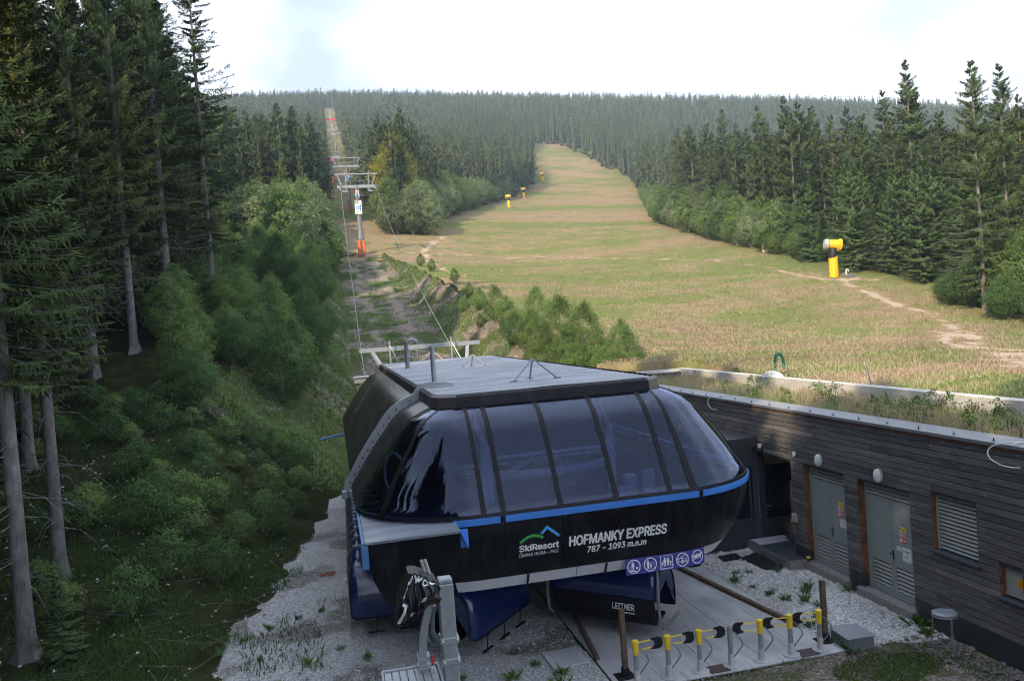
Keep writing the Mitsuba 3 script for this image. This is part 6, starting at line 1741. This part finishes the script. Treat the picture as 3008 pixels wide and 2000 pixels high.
r = np.random.default_rng(5)
n = 200000
d = 26 / (1 - r.random(n) * (1 - 26 / 230.0))
az = r.uniform(-0.02, 0.98, n)
x, y = d * np.sin(az), d * np.cos(az)
ok = contains_xy(PISTE.buffer(-0.3), x, y) & ~((x < 19.9) & (y < 44)) & (x > 13.5)
x, y = x[ok], y[ok]
du, dk = ground_masks(x, y)
dr_y = np.clip(du, 0, 1)
ok = (du < 1.15) & (dk < 0.3)
x, y, dr_y = x[ok], y[ok], dr_y[ok]
z = rough_terrain(x, y) - 0.03
dd = np.hypot(x, y)
pick = r.random(len(x)) * 0.55 + dr_y * 0.6
for sel, m_, lab in ((pick < 0.52, 'm_grass_green', 'green grass of the ski slope'), ((pick >= 0.52) & (pick < 0.68), 'm_grass_dry', 'dry straw coloured grass of the ski slope'), (pick >= 0.68, 'm_grass_red', 'reddish seeding grass of the ski slope')):
    k = sel.sum()
    sward('meadow_grass', lab, blades(x[sel], y[sel], z[sel], r.uniform(0.08, 0.22, k) * (0.75 if m_ == 'm_grass_green' else 1.2) * np.clip((235 - dd[sel]) / 120, 0.15, 1), 0.02 + dd[sel] * 0.0007, r.uniform(0.1, 0.6, k), 9), m_)
# the planted roof
n = 60000
x, y = r.uniform(XW + 0.56, 19.28, n), r.uniform(10, 42, n)
ok = in_view(x, y, 0 * x + 5, 0.02)[0]
x, y = x[ok], y[ok]
fld = meshkit.fbm(np.stack([x * 0.9, y * 0.9, 0 * x], -1), 3, 6)
keep = r.random(len(x)) < np.clip((fld - 0.25) * 2.6, 0.12, 1)
x, y, fld = x[keep], y[keep], fld[keep]
pick = r.random(len(x)) * 0.5 + meshkit.fbm(np.stack([x * 0.5, y * 0.5, 0 * x + 3], -1), 3, 8) * 0.9
for sel, m_, lab in ((pick < 0.70, 'm_grass_green', 'green grass growing on the planted roof'), ((pick >= 0.70) & (pick < 0.79), 'm_grass_dry', 'dry grass growing on the planted roof'), (pick >= 0.79, 'm_grass_red', 'reddish seeding grass growing on the planted roof')):
    k = sel.sum()
    sward('roof_grass', lab, blades(x[sel], y[sel], 4.78 - 0.42 * (x[sel] - XW - 0.5) / 4.6, r.uniform(0.12, 0.42, k) * r.choice([1.0, 1.0, 1.5], k) * (1.0 if m_ == 'm_grass_green' else 1.3), 0.024, r.uniform(0.05, 0.5, k), 10), m_)
sap_p = [proto(f'sapling_{i}', bush(240 + i, 0.75, 0.24, 30, 7, .055, .1, 4, 0.7, 0.3), ('m_bark', m_)) for i, m_ in enumerate(('m_leaves', 'm_herb'))]
sp = [(15.2, 18.2), (15.3, 20.4), (15.5, 22.6), (15.3, 24.9), (16.6, 18.9), (16.9, 21.2), (17.5, 26.2), (16.2, 28.8), (17.4, 29.6), (15.4, 16.9), (15.0, 19.4), (17.8, 20.3), (18.2, 23.6), (16.1, 24.2), (15.9, 17.3), (15.6, 18.9), (16.2, 20.2), (15.4, 15.9), (17.3, 22.4), (15.8, 23.2), (18.3, 25.6), (16.0, 26.4), (18.6, 27.6), (18.4, 28.0), (17.0, 24.6), (15.7, 30.0), (18.0, 31.5), (18.8, 22.0), (16.3, 16.3), (18.9, 19.6), (17.9, 18.2), (15.5, 21.4), (16.8, 33.5), (15.6, 27.6)]
for i, (x, y) in enumerate(sp):
    plant('sapling', sap_p[i % 2], 'leafy self-sown sapling among the grass on the planted roof', 'sapling', 'saplings on the roof', x, y, r.uniform(0.7, 1.5), 37 * i, z=4.78 - 0.42 * (x - XW - 0.5) / 4.6)
# forecourt: lawn patch, undergrowth, weeds
n = 16000
x, y = r.uniform(9.0, 13.6, n), r.uniform(14.2, 16.9, n)
e = ((x - 11.9) / 1.35) ** 2 + ((y - 15.75) / 0.75) ** 2 + 0.9 * (meshkit.fbm(np.stack([x * 1.6, y * 1.6, 0 * x], -1), 3, 4) - 0.5)
ok = (e < 1.0) | ((meshkit.fbm(np.stack([x * 1.2, y * 1.2, 0 * x + 7], -1), 3, 9) > 0.6) & (r.random(n) < 0.35))
stuff('lawn_patch', 'patch of short green grass with clover in front of the wall', 'grass', blades(x[ok], y[ok], 0 * x[ok], r.uniform(0.04, 0.12, ok.sum()), 0.012, r.uniform(.2, .9, ok.sum()), 3), 'm_herb')
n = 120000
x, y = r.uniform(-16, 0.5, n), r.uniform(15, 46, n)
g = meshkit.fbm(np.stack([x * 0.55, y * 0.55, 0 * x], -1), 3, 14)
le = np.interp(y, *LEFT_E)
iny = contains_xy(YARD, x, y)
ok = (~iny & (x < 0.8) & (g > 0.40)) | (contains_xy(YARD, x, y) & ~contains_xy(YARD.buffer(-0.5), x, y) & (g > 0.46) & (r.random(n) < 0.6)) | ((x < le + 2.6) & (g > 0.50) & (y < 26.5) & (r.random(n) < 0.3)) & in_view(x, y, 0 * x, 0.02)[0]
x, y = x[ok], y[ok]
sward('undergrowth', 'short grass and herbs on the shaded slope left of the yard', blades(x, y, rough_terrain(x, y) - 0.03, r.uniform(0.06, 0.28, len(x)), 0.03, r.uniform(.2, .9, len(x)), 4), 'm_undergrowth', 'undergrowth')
n = 130000
x, y = r.uniform(-14, 14.6, n), r.uniform(44, 135, n)
zz, bank, inside = terrain(x, y, True)
g = meshkit.fbm(np.stack([x * 0.35, y * 0.25, 0 * x], -1), 3, 15)
ok = (bank | (inside & (g > 0.58))) & (g > np.where(x < 3, 0.36, 0.44))
x, y = x[ok], y[ok]
sward('bank_herbs', 'green weeds and grass growing over the stony banks of the lift lane', blades(x, y, rough_terrain(x, y) - 0.04, r.uniform(0.10, 0.38, len(x)), 0.085, r.uniform(.3, 1.2, len(x)), 5), 'm_leaves', 'undergrowth')
# litter under the trees
n = 1300
x, y = r.uniform(-15, -1.5, n), r.uniform(17, 46, n)
ok = ~contains_xy(YARD, x, y) & in_view(x, y, 0 * x, 0.02)[0]
x, y = x[ok], y[ok]
m = blades(x, y, 0 * x, r.uniform(0.15, 0.5, len(x)), 0.02, 0 * x + 5.0, 6)
v = m[0].reshape(-1, 5, 3)
v[..., 2] = v[..., 2] * 0.12 + (rough_terrain(x, y) + 0.02)[:, None]
stuff('forest_litter', 'dead twigs lying on the soil under the trees', 'twigs', (v.reshape(-1, 3), m[1]), 'm_bark_grey')
m = pebbles(Polygon([(0, 0), (1, 0), (1, 1), (0, 1)]), 1500, 0.05, 45)
k = min(len(m[0]) // 6, len(x))
v = m[0].reshape(-1, 6, 3)[:k]
v = v - v.mean(1, keepdims=True) + np.stack([x[:k], y[:k], rough_terrain(x[:k], y[:k]) + 0.01], 1)[:, None]
stuff('soil_stones', 'small pale stones on the soil under the trees', 'stones', (v.reshape(-1, 3), m[1][:k * 8]), 'm_pebble_grey')
# loose rock on the banks
n = 9000
x, y = r.uniform(-10, 17, n), r.uniform(42, 110, n)
zz, bank, inside = terrain(x, y, True)
ok = bank | (inside & (r.random(n) < 0.25))
x, y = x[ok], y[ok]
m = pebbles(Polygon([(0, 0), (1, 0), (1, 1), (0, 1)]), len(x), 0.07, 44)
k = len(m[0]) // 6
v = m[0].reshape(k, 6, 3)
c = v.mean(1, keepdims=True)
zt = rough_terrain(x[:k], y[:k])
v = v - c + np.stack([x[:k], y[:k], zt + 0.02], 1)[:, None]
stuff('bank_stones', 'broken stones lying on the banks of the lift lane', 'stones', (v.reshape(-1, 3), m[1]), 'm_rock')


def weed(seed):
    q = np.random.default_rng(seed)
    n = 26
    a = q.uniform(0, 6.28, n)
    el = q.uniform(0.15, 1.1, n)
    D = np.stack([np.cos(a) * np.cos(el), np.sin(a) * np.cos(el), np.sin(el)], 1)
    B = D * 0.02 + q.normal(0, 0.03, (n, 3)) * [1, 1, 0]
    return diamonds(B, D, q.uniform(0.10, 0.24, n), q.uniform(0.025, 0.05, n), unit(np.array([0, 0, 1.0]) + q.normal(0, .3, (n, 3))))


scene['proto_weed_0'] = {'type': 'shapegroup', 'leaf': mikit.ply(weed(1), 'm_leaves_dark')}
scene['proto_weed_1'] = {'type': 'shapegroup', 'leaf': mikit.ply(weed(2), 'm_herb')}
WR = [(11.75, 21.6), (11.9, 20.9), (11.55, 22.3), (12.05, 20.35), (12.3, 22.9), (12.4, 20.0), (12.85, 20.6), (11.6, 18.4), (12.2, 18.9), (13.2, 22.6), (12.6, 19.5), (11.9, 23.0), (13.1, 20.9)]
WL = [(-1.6, 24.8), (-2.4, 24.3), (-0.9, 25.2), (-3.1, 23.6), (-0.4, 21.9), (-1.2, 21.2), (-2.5, 22.0), (0.3, 21.0), (-1.9, 20.3), (1.5, 19.6), (-3.6, 22.8), (-2.8, 19.6), (2.4, 18.8), (3.6, 18.4), (4.3, 18.9), (0.6, 18.8), (-0.6, 19.4), (4.7, 18.2), (3.9, 19.8), (-3.3, 20.8), (-1.4, 18.9), (0.2, 24.6)]
for i, (x, y) in enumerate(WR):
    k = thing('weed', 'small dark weed growing in the white gravel before the timber wall', 'weed', 'weeds in the white gravel')
    inst(k, 'proto_weed_0', x, y, 0.02, r.uniform(0.8, 1.7), 50 * i)
for i, (x, y) in enumerate(WL):
    k = thing('weed', 'small weed growing in the grey gravel left of the pad', 'weed', 'weeds in the grey gravel')
    inst(k, f'proto_weed_{i % 2}', x, y, 0.02, r.uniform(0.7, 1.6), 50 * i)
for i, (x, y, s, lab) in enumerate(((11.55, 16.75, 1.6, 'bright green dock plant at the foot of the right timber post'), (14.0, 17.45, 2.4, 'big tuft of weeds at the right end of the doorstep by the wall'), (13.8, 16.9, 1.8, 'low weeds by the plinth just behind the litter bin stand'), (14.0, 20.2, 1.5, 'green tuft between the two doorsteps at the wall'), (4.55, 17.6, 1.7, 'tall green weed at the left front corner of the pad'))):
    k = thing('weed', lab, 'weed')
    inst(k, 'proto_weed_1', x, y, 0.02, s, 70 * i)
